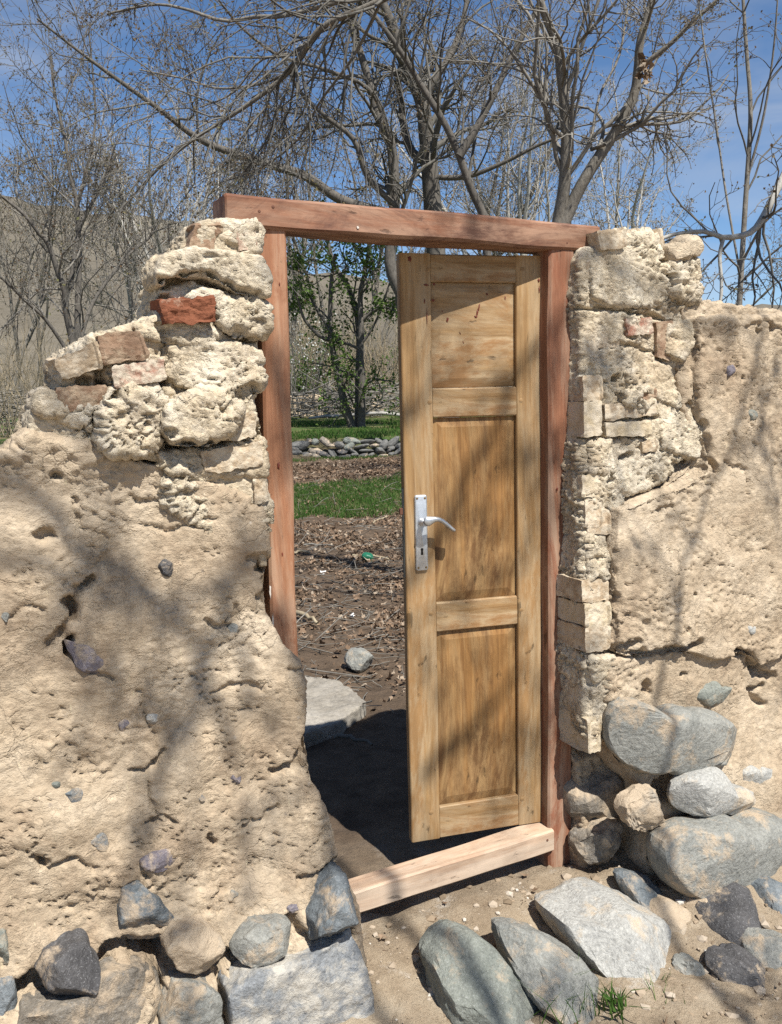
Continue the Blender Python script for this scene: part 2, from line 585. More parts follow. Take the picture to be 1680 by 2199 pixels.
def brick_shape(quad, n0, depth, rough=0.006, chip=0.5, res=(16, 6, 9), seed=0, nf=None):
    """quad: four measured corners of its front (tl, tr, br, bl); returns wall-frame points"""
    V, F = scube(*res)
    V = V.copy()
    # soften the edges
    r = 0.12
    q = np.clip(np.abs(V) - (1 - r), 0, None)
    cs = [onn(x, y, n0) if nf is None else onf(x, y, nf, n0) for x, y in quad]
    tl, tr, br, bl = cs
    a = (V[:, :1] + 1) / 2
    c = (V[:, 2:3] + 1) / 2
    front = (bl * (1 - a) + br * a) * (1 - c) + (tl * (1 - a) + tr * a) * c
    P = front.copy()
    P[:, 1] = front[:, 1] - (V[:, 1] + 1) / 2 * depth
    # rounding
    mid = (tl + tr + br + bl) / 4
    mid = mid - np.array([0, depth / 2, 0])
    edge = (q > 0).sum(1)
    P = P + (mid - P) * (0.014 * np.clip(edge - 1, 0, 2))[:, None]
    nn = vnormals(P, F)
    d = rough * 0.8 * fbm(P, 20, 3, seed) + rough * 0.6 * fbm(P, 75, 2, seed + 5)
    ed = np.clip(edge - 1, 0, 2)
    d -= chip * 0.006 * np.minimum(ed, 1) * (0.5 + sst(-0.1, 0.35, fbm(P, 11, 2, seed + 9)))
    return P + nn * d[:, None], F


def stone_shape(out, n0, thick, seed=0, sub=4, e=0.62, rough=0.012, cuts=7, nf=None, ang=0.0):
    """out: traced outline; the stone's widest section lies at n0 in the wall frame"""
    V, F = ico(sub)
    pts = np.array([onn(x, y, n0) if nf is None else onf(x, y, nf, n0) for x, y in out])
    c = pts.mean(0)
    d2 = pts - c
    th = np.arctan2(d2[:, 2], d2[:, 0])
    rr = np.hypot(d2[:, 0], d2[:, 2])
    o = np.argsort(th)
    th, rr = th[o], rr[o]
    th = np.concatenate([th - 2 * math.pi, th, th + 2 * math.pi])
    rr = np.concatenate([rr, rr, rr])
    a = np.arctan2(V[:, 2], V[:, 0])
    rho = np.hypot(V[:, 0], V[:, 2])
    # piecewise straight outline, softly rounded
    rad = (np.interp(a, th, rr) * 2 + np.interp(a - 0.09, th, rr) + np.interp(a + 0.09, th, rr)) / 4
    P = np.empty_like(V)
    k = rho ** e
    P[:, 0] = np.cos(a) * rad * k
    P[:, 2] = np.sin(a) * rad * k
    P[:, 1] = np.sign(V[:, 1]) * np.abs(V[:, 1]) ** (0.8 - 0.3 * ang) * thick
    lr = np.random.default_rng(seed + 100)
    m = rr.mean()
    for i in range(cuts):
        dr = lr.normal(size=3) * np.array([0.5, 0.0, 0.5])
        dr[1] = lr.uniform(0.35, 1.0)
        dr /= np.linalg.norm(dr)
        h = (P @ dr).max() * lr.uniform(0.70 - 0.20 * ang, 0.93 - 0.13 * ang)
        ov = np.clip(P @ dr - h, 0, None)
        P -= dr * (ov * min(1.0, 0.86 + 0.16 * ang))[:, None]
    P = P + c
    nn = vnormals(P, F)
    s = max(m, 0.02)
    d = rough * 1.1 * fbm(P, 0.55 / s, 3, seed) + rough * 0.4 * fbm(P, 40, 3, seed + 3)
    if ang:
        t = fbm(P * np.array([1, 1, 0.7]), 0.9 / s, 2, seed + 8) * 3.0
        saw = t - np.floor(t)
        d += rough * 0.45 * ang * (sst(0.0, 0.85, saw) - sst(0.86, 1.0, saw))
    return P + nn * d[:, None], F


def prism_stone(pts, n0, front, back, seed, cuts=6, rough=0.006, nf=None, vox=0.007, deep=0.6):
    """an angular block: traced outline, faceted broken face"""
    q = np.array([onn(x, y, n0) if nf is None else onf(x, y, nf, n0) for x, y in pts])
    V, F = extrude(q[:, [0, 2]], n0 + front, n0 - back)
    V, F, E = remesh([(V, F)], vox)
    lr = np.random.default_rng(seed + 900)
    c = V.mean(0)
    for i in range(cuts):
        dr = lr.normal(size=3) * np.array([0.45, 0, 0.45])
        dr[1] = lr.uniform(0.5, 1.0)
        dr /= np.linalg.norm(dr)
        pr_ = (V - c) @ dr
        h = pr_.max() * lr.uniform(deep, 0.92)
        V = V - dr * np.clip(pr_ - h, 0, None)[:, None]
    V = lap_smooth(V, E, 2)
    nn = vnormals(V, F)
    d = rough * fbm(V, 9, 3, seed) + rough * 0.6 * fbm(V, 35, 3, seed + 4, 0.6)
    return V + nn * d[:, None], F


def box_local(bounds, res=(1, 1, 1), wob=0.0, seed=0, bev=0.0):
    """axis box in the wall frame: (u0,u1,n0,n1,z0,z1)"""
    V, F = scube(*res)
    u0, u1, n0, n1, z0, z1 = bounds
    P = np.stack([u0 + (V[:, 0] + 1) / 2 * (u1 - u0), n0 + (V[:, 1] + 1) / 2 * (n1 - n0), z0 + (V[:, 2] + 1) / 2 * (z1 - z0)], 1)
    return P, F


def lap_smooth(V, E, it, k=0.5):
    N = len(V)
    deg = np.bincount(E.ravel(), minlength=N).astype(float)
    deg[deg == 0] = 1
    for _ in range(it):
        S = np.empty_like(V)
        for c in range(3):
            S[:, c] = np.bincount(E[:, 0], V[E[:, 1], c], N) + np.bincount(E[:, 1], V[E[:, 0], c], N)
        V = V + (S / deg[:, None] - V) * k
    return V


def remesh(parts, vox):
    Vs, Fs, off = [], [], 0
    for V, F in parts:
        Vs.append(np.asarray(V, float))
        Fs += [tuple(int(i) + off for i in f) for f in F]
        off += len(V)
    me = bpy.data.meshes.new('tmp')
    me.from_pydata(np.concatenate(Vs).tolist(), [], Fs)
    me.update()
    o = bpy.data.objects.new('tmp', me)
    COL.objects.link(o)
    md = o.modifiers.new('r', 'REMESH')
    md.mode = 'VOXEL'
    md.voxel_size = vox
    dg = bpy.context.evaluated_depsgraph_get()
    ev = o.evaluated_get(dg)
    m2 = ev.to_mesh()
    V = np.empty(len(m2.vertices) * 3, np.float32)
    m2.vertices.foreach_get('co', V)
    E = np.empty(len(m2.edges) * 2, np.int32)
    m2.edges.foreach_get('vertices', E)
    ln = np.empty(len(m2.polygons), np.int32)
    m2.polygons.foreach_get('loop_total', ln)
    L = np.empty(len(m2.loops), np.int32)
    m2.loops.foreach_get('vertex_index', L)
    assert (ln == 4).all()
    ev.to_mesh_clear()
    bpy.data.objects.remove(o)
    bpy.data.meshes.remove(me)
    return V.reshape(-1, 3).astype(float), L.reshape(-1, 4), E.reshape(-1, 2)


def extrude(poly, n1, n0):
    """poly: (u,z) points; closed solid between n0 (back) and n1 (front)"""
    poly = np.asarray(poly, float)
    k = len(poly)
    V = np.concatenate([np.c_[poly[:, 0], np.full(k, n1), poly[:, 1]], np.c_[poly[:, 0], np.full(k, n0), poly[:, 1]]])
    F = [tuple(range(k)), tuple(range(2 * k - 1, k - 1, -1))]
    for i in range(k):
        j = (i + 1) % k
        F.append((i, k + i, k + j, j))
    return V, F


def seg_dist(P, line):
    d = np.full(len(P), 1e9)
    for a, b in zip(line[:-1], line[1:]):
        ab = b - a
        t = np.clip(((P - a) @ ab) / max(ab @ ab, 1e-9), 0, 1)
        d = np.minimum(d, np.linalg.norm(P - (a + t[:, None] * ab), axis=1))
    return d


# ------------------------------------------------------------------ ground
def ground_z(x, y):
    """the lane, the yard behind the wall, a terrace step and the foot of the hills"""
    x = np.asarray(x, float)
    y = np.asarray(y, float)
    n = (x - O[0]) * NX[0] + (y - O[1]) * NX[1]
    u = (x - O[0]) * UX[0] + (y - O[1]) * UX[1]
    z = -0.02 - 0.09 * sst(0.0, 0.6, n) + 0.03 * sst(0, -0.4, n) * sst(-2.0, -0.5, n)
    z = z + 0.10 * sst(0.0, 0.7, u) * sst(0.75, 0.25, n) * sst(-0.1, 0.1, n)
    z = z + 0.37 * sst(6.0, 20.0, y) + 0.40 * sst(19.05, 19.30, y + 0.05 * np.sin(x * 2.1)) + 0.3 * sst(20, 38, y)
    return z


def axis_grid(lo, hi, a, b, fine, grow=1.16):
    g = list(np.arange(a, b + 1e-6, fine))
    s = fine
    while g[-1] < hi:
        s *= grow
        g.append(g[-1] + s)
    s = fine
    while g[0] > lo:
        s *= grow
        g.insert(0, g[0] - s)
    return np.array(g)


gx = axis_grid(-420, 420, -1.4, 1.9, 0.024, 1.14)
gy = axis_grid(-160, 620, 1.8, 5.2, 0.024, 1.045)
GX, GY = np.meshgrid(gx, gy)
gp = np.stack([GX.ravel(), GY.ravel(), np.zeros(GX.size)], 1)
near = np.exp(-((gp[:, 0] / 6) ** 2)) * sst(30, 12, gp[:, 1]) * sst(-6, 0, gp[:, 1])
gn = toloc(gp)[:, 1]
rough_out = 0.030 * fbm(gp, 3.1, 3, 3) + 0.016 * fbm(gp, 12, 3, 8) + 0.005 * np.abs(fbm(gp, 45, 2, 11))
rough_in = 0.025 * fbm(gp, 1.7, 4, 5) + 0.010 * fbm(gp, 12, 3, 6)
gz = ground_z(gp[:, 0], gp[:, 1]) + near * np.where(gn > -0.1, rough_out, rough_in) + 0.2 * fbm(gp, 0.06, 3, 9) * sst(24, 60, np.abs(gp[:, 1]))
gp[:, 2] = gz
ni, nj = len(gy), len(gx)
ii, jj = np.meshgrid(np.arange(ni - 1), np.arange(nj - 1), indexing='ij')
gF = np.stack([ii * nj + jj, ii * nj + jj + 1, (ii + 1) * nj + jj + 1, (ii + 1) * nj + jj], -1).reshape(-1, 4)


def ground_mat():
    s = NT('bare_ground')
    v = s.vec(world=True)
    g = s.t.nodes.new('ShaderNodeNewGeometry')
    sp = s.t.nodes.new('ShaderNodeSeparateXYZ')
    s.lk(g.outputs['Position'], sp.inputs[0])
    # side of the wall: lane is pale dry earth, the yard damp brown soil, the terrace grassy
    nn = s.math('ADD', s.math('MULTIPLY', s.math('SUBTRACT', sp.outputs[0], float(O[0])), float(NX[0])), s.math('MULTIPLY', s.math('SUBTRACT', sp.outputs[1], float(O[1])), float(NX[1])))
    nj_ = s.math('ADD', nn, s.math('MULTIPLY', s.math('SUBTRACT', s.noise(v, 5, 5), 0.5), 0.35))
    inside = s.ramp(s.math('ADD', s.math('MULTIPLY', nj_, -1.0), 0.2), [(0.0, 0), (0.75, 1)])
    lane = s.ramp(s.noise(v, 6, 9, 0.75), [(0.34, (0.30, 0.225, 0.15)), (0.5, (0.42, 0.33, 0.23)), (0.68, (0.53, 0.44, 0.325))])
    wh = s.ramp(s.noise(v, 5.2, 9, 0.78), [(0.56, 0), (0.66, 0.8)])
    lane = s.mix(wh, lane, (0.66, 0.60, 0.52))
    peb = s.ramp(s.voro(v, 110, out='Color'), [(0.86, 0), (0.9, 0.8)])
    lane = s.mix(s.math('MULTIPLY', peb, s.ramp(s.voro(v, 110), [(0.2, 1), (0.42, 0)])), lane, (0.27, 0.2, 0.14))
    soil = s.ramp(s.noise(v, 9, 9, 0.72), [(0.3, (0.075, 0.052, 0.034)), (0.6, (0.15, 0.105, 0.07)), (0.75, (0.22, 0.16, 0.11))])
    fy = s.math('ADD', sp.outputs[1], s.math('MULTIPLY', s.math('SUBTRACT', s.noise(v, 0.5, 5), 0.5), 5.0))
    far = s.ramp(s.math('MULTIPLY', fy, 0.02), [(0.385, 0), (0.41, 1)])
    turf = s.ramp(s.noise(v, 0.9, 9, 0.75), [(0.38, (0.23, 0.17, 0.10)), (0.48, (0.10, 0.12, 0.035)), (0.6, (0.055, 0.105, 0.02))])
    dry = s.ramp(s.noise(v, 0.3, 8, 0.7), [(0.3, (0.22, 0.17, 0.11)), (0.7, (0.32, 0.26, 0.17))])
    far2 = s.ramp(s.math('MULTIPLY', fy, 0.01), [(0.40, 0), (0.48, 1)])
    col = s.mix(inside, lane, soil)
    col = s.mix(far, col, s.mix(far2, turf, dry))
    n = s.bump(s.noise(v, 34, 9, 0.74), 1.0, 0.02)
    n = s.bump(s.noise(v, 160, 4, 0.65), 0.7, 0.004, n)
    return s.done(col, 0.96, n)


GROUND = mk('ground', gp, gF, ground_mat(), centre=False)
GROUND['kind'] = 'structure'


# ------------------------------------------------------------------ walls
def nfL(u, z):
    return 0.07 + 0.055 * sst(1.35, 0.45, z) + 0.10 * sst(0.42, 0.05, z)


def nfR(u, z):
    return 0.055 + 0.085 * sst(1.9, 0.6, z) + 0.05 * sst(0.5, 0.1, z)


def nfRm(u, z):
    return nfR(u, z) + 0.035


def pxpoly(pts, nf, extra=()):
    out = []
    for p in pts:
        if len(p) == 3: out.append((p[0], p[1]))           # already (u, z, 'uz')
        else:
            q = onf(p[0], p[1], nf)
            out.append((q[0], q[2]))
    return out


def carve(V, nn, nf, holes=(), cracks=()):
    d = np.zeros(len(V))
    front = sst(0.05, 0.5, nn[:, 1])
    J = V + np.stack([0.012 * fbm(V, 30, 2, 71), np.zeros(len(V)), 0.012 * fbm(V, 30, 2, 77)], 1)
    for x, y, ru, rz, ang, dep in holes:
        c = onf(x, y, nf)
        a, b = J[:, 0] - c[0], J[:, 2] - c[2]
        ca, sa = math.cos(R(ang)), math.sin(R(ang))
        q = np.hypot((a * ca + b * sa) / ru, (-a * sa + b * ca) / rz)
        d -= dep * sst(1.25, 0.7, q)
    for line, w, dep in cracks:
        L = [onf(x, y, nf)[[0, 2]] for x, y in line]
        q = seg_dist(J[:, [0, 2]], L)
        d -= dep * sst(w * 1.5, w * 0.5, q)
    d *= front
    return d


def finish(name, V, F, E, nf, mat, parent, amp, mode, smooth_it, holes=(), cracks=(), seed=0):
    V = lap_smooth(V, E, smooth_it)
    V[:, 1] += nf(V[:, 0], V[:, 2])
    nn = vnormals(V, F)
    cd = carve(V, nn, nf, holes, cracks)
    if mode == 'mud':
        msk = sst(-0.05, 0.40, fbm(V, 2.6, 3, seed + 40))
        d = 0.034 * fbm(V, 3.0, 2, seed) + 0.008 * fbm(V, 9, 2, seed + 1)
        t = fbm(V * np.array([1, 1, 1.5]), 6.5, 3, seed + 2) * 3.2
        saw = t - np.floor(t)
        d += (0.001 + 0.0065 * msk) * (sst(0.0, 0.92, saw) - sst(0.93, 1.0, saw))
        tz = np.abs(fbm(V * np.array([1, 1, 1.6]), 8.5, 4, seed + 60, 0.6))
        d -= 0.013 * sst(0.05, 0.0, tz) * sst(-0.05, 0.2, fbm(V, 3.7, 2, seed + 61))
        d += (0.0028 + 0.0045 * msk) * fbm(V * np.array([1, 1, 1.4]), 34, 3, seed + 3, 0.7)
        pit = sst(0.34, 0.6, fbm(V * np.array([1, 1, 1.3]), 24, 3, seed + 5)) * sst(0.05, 0.35, fbm(V, 5, 2, seed + 6))
        d -= 0.010 * pit * msk
    else:
        msk = sst(-0.1, 0.35, fbm(V, 5, 2, seed + 40))
        d = 0.010 * fbm(V, 6, 2, seed)
        for sc_, am, sd in ((7.0, 0.013, 2), (17.0, 0.005, 12)):
            t = fbm(V * np.array([1, 1, 1.5]), sc_, 3, seed + sd, 0.6) * 3.0
            fl = np.floor(t)
            fr_ = t - fl
            d += am * (0.35 * fr_ + 0.65 * sst(0.0, 0.16, fr_) - 0.65 * sst(0.9, 1.0, fr_)) * (0.4 + 0.6 * msk)
        d += (0.0025 + 0.003 * msk) * fbm(V, 45, 3, seed + 3, 0.7)
        d -= 0.004 * msk * sst(0.28, 0.5, fbm(V, 36, 2, seed + 5))
        d -= 0.008 * sst(0.34, 0.55, fbm(V * np.array([1, 1, 1.9]), 12, 2, seed + 8))
        d -= 0.010 * sst(0.035, 0.0, np.abs(fbm(V * np.array([1, 1, 1.8]), 7.5, 3, seed + 60))) * msk
    V = V + nn * (d * amp)[:, None]
    V[:, 1] += cd
    SURF[name + str(seed)] = V[nn[:, 1] > 0.1]
    return mk(name, W(V), F, mat, parent)


VOX = 0.0066
SURF = {}


def surf_nf(key, rad=0.02, q=60):
    S = SURF[key]

    def f(u, z):
        d = np.hypot(S[:, 0] - u, S[:, 2] - z)
        k = d < rad
        return float(np.percentile(S[k, 1], q)) if k.any() else float(S[np.argmin(d), 1])
    return f


wall_l = thing('mud_wall', 'tan mud wall on a rubble footing, dark gate stones at its foot, beside the pale upright post', 'wall', W([-1.5, 0.05, -0.05])[0])
pier_l = thing('brick_pier', 'crumbling stepped pier of old bricks and white lime mortar on top of the mud wall', 'pier', W([-1.3, 0.0, 1.4])[0])
wall_r = thing('mud_wall', 'mud wall with a smooth sloping top and big rounded boulders stacked under it', 'wall', W([0.8, 0.05, -0.05])[0])
pier_r = thing('brick_pier', 'tall ragged brick pier beside the hinged door, two loose bricks on its top', 'pier', W([0.25, 0.0, 0.4])[0])

# -- mud wall on the side of the free post
polyL = pxpoly([(0, 978), (60, 940), (130, 945), (215, 965), (300, 990), (370, 1000), (430, 1030), (520, 1060), (568, 1100), (574, 1180), (572, 1240), (578, 1300), (604, 1392), (640, 1422), (655, 1500), (664, 1580), (672, 1660), (690, 1745), (716, 1835), (722, 1862), (700, 1890), (742, 1905), (760, 2000), (782, 2150)], nfL)
polyL = polyL + [(-0.86, -0.25), (-2.45, -0.25), (-2.45, 1.60), (-2.0, 1.56)]
V, F, E = remesh([extrude(polyL, 0.0, -0.22)], VOX)
LB = [(190, 1252, .022, .013, 20, .05), (100, 1152, .024, .013, 0, .03), (205, 925, .04, .02, 0, .05), (152, 1388, .012, .030, -20, .06), (155, 1308, .012, .034, 15, .05), (560, 1218, .020, .018, 20, .04), (95, 1860, .02, .011, -20, .035), (457, 1808, .009, .014, 0, .03), (120, 1020, .012, .012, 0, .03), (332, 1772, .014, .010, 0, .025), (520, 2080, .03, .02, 20, .05), (330, 2060, .05, .022, -10, .08), (45, 2130, .05, .02, 30, .08)]
LC = [([(168, 1262), (160, 1310), (138, 1350), (108, 1385)], .010, .022), ([(138, 1352), (150, 1400), (175, 1425), (240, 1460)], .008, .018), ([(285, 1665), (330, 1655), (362, 1612)], .007, .022), ([(325, 1685), (328, 1720), (345, 1755), (380, 1772)], .005, .016), ([(530, 1200), (560, 1195), (577, 1230), (566, 1290)], .009, .022), ([(438, 1330), (470, 1352), (505, 1340), (512, 1300)], .006, .014), ([(600, 1662), (640, 1648), (666, 1592)], .011, .03), ([(620, 1440), (655, 1430)], .006, .012), ([(640, 1890), (690, 1880), (716, 1852)], .010, .022), ([(158, 1072), (165, 1110), (190, 1140)], .005, .013), ([(285, 1065), (300, 1080), (355, 1075), (372, 1060)], .006, .015), ([(300, 1120), (360, 1140), (460, 1115)], .005, .012), ([(70, 1845), (110, 1875), (160, 1848), (205, 1870)], .006, .016), ([(300, 1480), (320, 1560), (345, 1600), (340, 1660)], .004, .012), ([(460, 1490), (520, 1470), (560, 1480)], .007, .014), ([(520, 1780), (560, 1760), (600, 1730)], .007, .014), ([(20, 1330), (60, 1300), (90, 1310)], .005, .012), ([(40, 2150), (75, 2128), (130, 2132), (200, 2112), (250, 2045), (330, 2040), (352, 2075)], .022, .09), ([(340, 2060), (400, 2092), (470, 2085), (485, 2060)], .018, .08), ([(484, 2060), (530, 2062), (590, 2046), (625, 2010)], .014, .06), ([(478, 2090), (482, 2140), (478, 2199)], .016, .08), ([(350, 2110), (345, 2160), (338, 2199)], .012, .07), ([(625, 1975), (650, 2015), (700, 2020), (745, 2005)], .012, .05)]
finish('earth_body', V, F, E, nfL, MUD, wall_l, 1.0, 'mud', 9, LB, LC, 11)

# -- brick and mortar pier above it
polyPL = pxpoly([(340, 690), (352, 640), (360, 560), (410, 545), (425, 500), (475, 486), (540, 492), (548, 560), (556, 625), (552, 720), (548, 800), (540, 880), (552, 1000), (564, 1090), (572, 1180), (566, 1240), (560, 1120), (470, 1130), (360, 1100), (350, 985), (290, 980), (215, 960), (110, 938), (66, 930), (74, 890), (95, 862), (135, 850), (140, 800), (135, 780), (205, 725), (290, 695)], nfL)


def lump(pts, add, thick, nf, seed, sub=3, rough=0.02):
    q = np.array([onf(x, y, nf, add)[[0, 2]] for x, y in pts])
    V, F = extrude(q, add + 0.72 * thick, -0.12)
    lr = np.random.default_rng(seed + 30)
    k = len(q)
    c = q.mean(0)
    sl = np.clip(lr.normal(size=2), -1, 1) * np.array([0.07, 0.16])
    V[:k, 1] += (V[:k, 0] - c[0]) * sl[0] + (V[:k, 2] - c[1]) * sl[1]
    return V, F


pl = [extrude(polyPL, -0.01, -0.20),
      lump([(398, 548), (420, 482), (480, 478), (545, 492), (552, 545), (470, 565)], -0.03, .06, nfL, 1),
      lump([(335, 590), (350, 555), (400, 540), (480, 545), (550, 560), (567, 600), (562, 636), (500, 622), (430, 592), (370, 590), (340, 612)], 0.0, .055, nfL, 2),
      lump([(390, 640), (430, 622), (500, 640), (560, 660), (562, 712), (540, 725), (470, 700), (465, 660)], -0.01, .045, nfL, 3),
      lump([(282, 700), (330, 682), (430, 700), (470, 715), (440, 740), (370, 735), (300, 725)], -0.02, .035, nfL, 4),
      lump([(215, 885), (240, 842), (320, 832), (350, 880), (345, 950), (305, 972), (240, 975), (212, 945)], 0.0, .05, nfL, 5),
      lump([(350, 880), (400, 850), (460, 845), (502, 880), (490, 915), (440, 950), (370, 950), (345, 920)], 0.015, .065, nfL, 6),
      lump([(350, 750), (440, 735), (550, 760), (552, 830), (500, 850), (400, 840), (350, 800)], -0.02, .045, nfL, 7),
      lump([(78, 880), (86, 848), (112, 850), (138, 872), (130, 890), (100, 892)], -0.01, .035, nfL, 8),
      lump([(120, 885), (150, 870), (205, 880), (200, 905), (160, 915), (130, 905)], -0.02, .04, nfL, 18),
      lump([(150, 880), (210, 868), (300, 880), (280, 930), (190, 920)], -0.02, .04, nfL, 9),
      lump([(330, 960), (420, 955), (560, 950), (565, 1015), (480, 1020), (360, 1010)], -0.025, .04, nfL, 10),
      lump([(350, 1030), (440, 1010), (560, 1020), (578, 1080), (560, 1150), (450, 1140), (370, 1090)], -0.03, .035, nfL, 11)]
V, F, E = remesh(pl, 0.0052)
PB = [(345, 640, .03, .012, 0, .04), (215, 845, .02, .03, 0, .05), (180, 820, .02, .012, 0, .05), (392, 958, .03, .008, 5, .05), (205, 900, .012, .02, 0, .05), (545, 935, .01, .03, 0, .05), (520, 945, .03, .006, 5, .03), (350, 930, .012, .02, 0, .03)]
PC = [([(345, 612), (390, 595), (440, 600), (500, 628), (565, 645)], .010, .045), ([(470, 705), (540, 728)], .007, .03), ([(345, 965), (380, 955), (440, 955), (500, 942)], .010, .05), ([(212, 790), (225, 830), (240, 850)], .010, .035), ([(240, 836), (300, 832), (358, 818)], .006, .03), ([(340, 700), (360, 735), (355, 800), (345, 850)], .007, .02), ([(505, 845), (540, 830)], .008, .03)]
finish('mortar_core', V, F, E, nfL, MORTAR, pier_l, 1.2, 'mortar', 2, PB, PC, 23)

bl = [([(118, 772), (208, 740), (218, 790), (136, 812)], B_TAN, .030, 'dusty tan brick'), ([(212, 722), (302, 712), (318, 766), (226, 782)], B_BROWN, .036, 'dark brown brick with a white chip'),
      ([(242, 790), (352, 772), (357, 812), (250, 832)], B_RED, .040, 'red brick smeared with white lime'), ([(126, 838), (226, 828), (230, 868), (137, 876)], B_BROWN, .020, 'broken brown brick'),
      ([(346, 645), (458, 638), (463, 690), (358, 690)], B_FRESH, .042, 'freshly broken orange-red brick'), ([(492, 898), (548, 886), (548, 936), (494, 943)], B_TAN, .026, None),
      ([(432, 972), (563, 950), (565, 998), (442, 1012)], B_TAN, .020, None), ([(546, 1030), (573, 1028), (579, 1074), (551, 1080)], B_TAN, .012, None),
      ([(402, 545), (424, 482), (476, 482), (446, 545)], B_BROWN, .020, None), ([(508, 496), (546, 492), (552, 530), (514, 538)], B_RED, .018, None)]
for i, (q, m, pro, lab) in enumerate(bl):
    fr = m is B_FRESH
    V, F = brick_shape(q, pro, 0.13, 0.008 if fr else 0.006, 0.9, (26, 6, 16), 40 + i, nfL)
    o = mk('brick', W(V), F, m, pier_l)
    if lab: o['label'] = lab

# -- footing stones of that wall
sl_ = [([(262, 1905), (300, 1898), (340, 1925), (383, 1972), (372, 2005), (330, 2028), (285, 2030), (258, 2000), (257, 1950)], S_BLUE, .00, .085, 'footing'),
       ([(75, 2085), (95, 2050), (150, 2020), (188, 2017), (215, 2060), (200, 2100), (150, 2128), (100, 2120)], S_DARK, .01, .075, 'f'),
       ([(352, 2030), (375, 1998), (440, 1986), (478, 2010), (476, 2050), (440, 2088), (380, 2075)], S_TAN, .0, .08, 'f'),
       ([(490, 2035), (515, 2000), (570, 1975), (622, 1978), (618, 2010), (590, 2040), (545, 2056), (505, 2056)], S_GREY, .015, .07, 'f'),
       ([(658, 1960), (690, 1905), (722, 1868), (742, 1875), (748, 1930), (742, 1995), (700, 2015), (662, 2012)], S_BLUE, .045, .085, 'f'),
       ([(480, 2120), (534, 2076), (618, 2055), (650, 2046), (706, 2016), (750, 1990), (768, 2035), (785, 2110), (800, 2199), (815, 2300), (560, 2300), (490, 2199)], S_SLAB, .02, .085, 'f'),
       ([(30, 2199), (48, 2168), (113, 2145), (180, 2118), (235, 2084), (300, 2076), (345, 2100), (352, 2140), (332, 2199), (300, 2260), (100, 2270)], S_CRUST, .0, .075, 'f'),
       ([(345, 2190), (375, 2110), (430, 2105), (470, 2130), (476, 2190), (450, 2250), (370, 2260)], S_GREY, .02, .08, 'f'),
       ([(-25, 2060), (-10, 1990), (12, 1988), (20, 2030), (12, 2068)], S_GREEN, .01, .05, 'f'),
       ([(-60, 2199), (-20, 2110), (25, 2100), (40, 2150), (20, 2230)], S_BLUE, .01, .07, 'f'),
       ([(298, 1850), (330, 1832), (395, 1813), (402, 1826), (375, 1862), (330, 1868)], S_PURP, .0, .04, 'f'),
       ([(130, 1702), (150, 1695), (172, 1690), (176, 1708), (160, 1728), (142, 1722)], S_BLUE, .0, .022, 'f'),
       ([(190, 1790), (210, 1784), (228, 1805), (226, 1824), (205, 1815)], S_BLUE, .0, .02, 'f'),
       ([(338, 1212), (376, 1212), (374, 1228), (345, 1230)], S_DARK, .002, .016, 'f'),
       ([(136, 1365), (160, 1380), (205, 1405), (240, 1445), (236, 1462), (195, 1440), (155, 1410)], S_PURP, .005, .03, 'f'),
       ([(495, 1665), (510, 1660), (517, 1672), (505, 1684)], S_PURP, .0, .015, 'f'),
       ([(256, 1548), (272, 1545), (276, 1558), (264, 1574)], S_PURP, .0, .015, 'f'),
       ([(310, 1540), (330, 1530), (342, 1536), (325, 1552)], S_PALE, .0, .018, 'f'),
       ([(2, 1318), (18, 1312), (20, 1325), (8, 1338)], S_GREY, .0, .014, 'f'),
       ([(490, 1345), (508, 1342), (512, 1356), (496, 1360)], S_GREY, .0, .012, 'f'),
       ([(616, 1948), (640, 1940), (638, 1954), (620, 1962)], S_PURP, .0, .014, 'f'),
       ([(492, 1918), (504, 1908), (506, 1930), (496, 1936)], S_GREY, .0, .012, 'f'),
       ([(115, 1676), (128, 1672), (130, 1684), (118, 1690)], S_GREEN, .0, .012, 'f'),
       ([(425, 1708), (440, 1705), (442, 1716), (428, 1718)], S_BLUE, .0, .012, 'f'),
       ([(85, 875), (100, 868), (128, 880), (132, 905), (112, 928), (86, 915)], CLAY, .012, .03, 'f')]
slL = ['dark grey pyramid-shaped footing stone', 'near-black rounded stone bedded in the mud', 'stone almost covered by a crust of mud', 'smooth grey oval stone', 'upright blue-grey stone at the gate corner', 'large blue-grey corner slab with pale lime patches', 'wide boulder dusted with mud at the wall foot', None, None, None, 'long blue-purple sliver of stone']
for i, (pts, m, add, th, _) in enumerate(sl_):
    big = th > 0.045
    cxy = np.mean(pts, 0)
    p0 = onf(cxy[0], cxy[1], nfL)
    ns = surf_nf('earth_body11', 0.05 if big else 0.015)(p0[0], p0[2])
    n0 = ns - (0.12 * th if big else 0.55 * th) + (add if big else 0.0) - (0.05 if i == 6 else 0.0)
    if i in (0, 1, 2, 4, 5, 6, 7, 8, 9, 10):
        V, F = prism_stone(pts, ns - 0.01 + (0.035 if i in (1, 2) else 0.0), (0.7 if i == 6 else 0.35 if i in (5, 7, 9) else (1.0 if i == 1 else 0.65)) * th + add, 0.07, 60 + i, 6 if i != 5 else 3, 0.007, None, 0.0085 if i in (5, 6) else 0.007, 0.45 if i in (0, 1, 4) else 0.6)
    else:
        V, F = stone_shape(pts, n0, th, 60 + i, 4 if big else 3, 0.45 if i == 3 else 0.4, 0.009 if big else 0.004, 5, None, 0.3)
    o = mk('stone', W(V), F, m, wall_l)
    if i < len(slL) and slL[i]: o['label'] = slL[i]

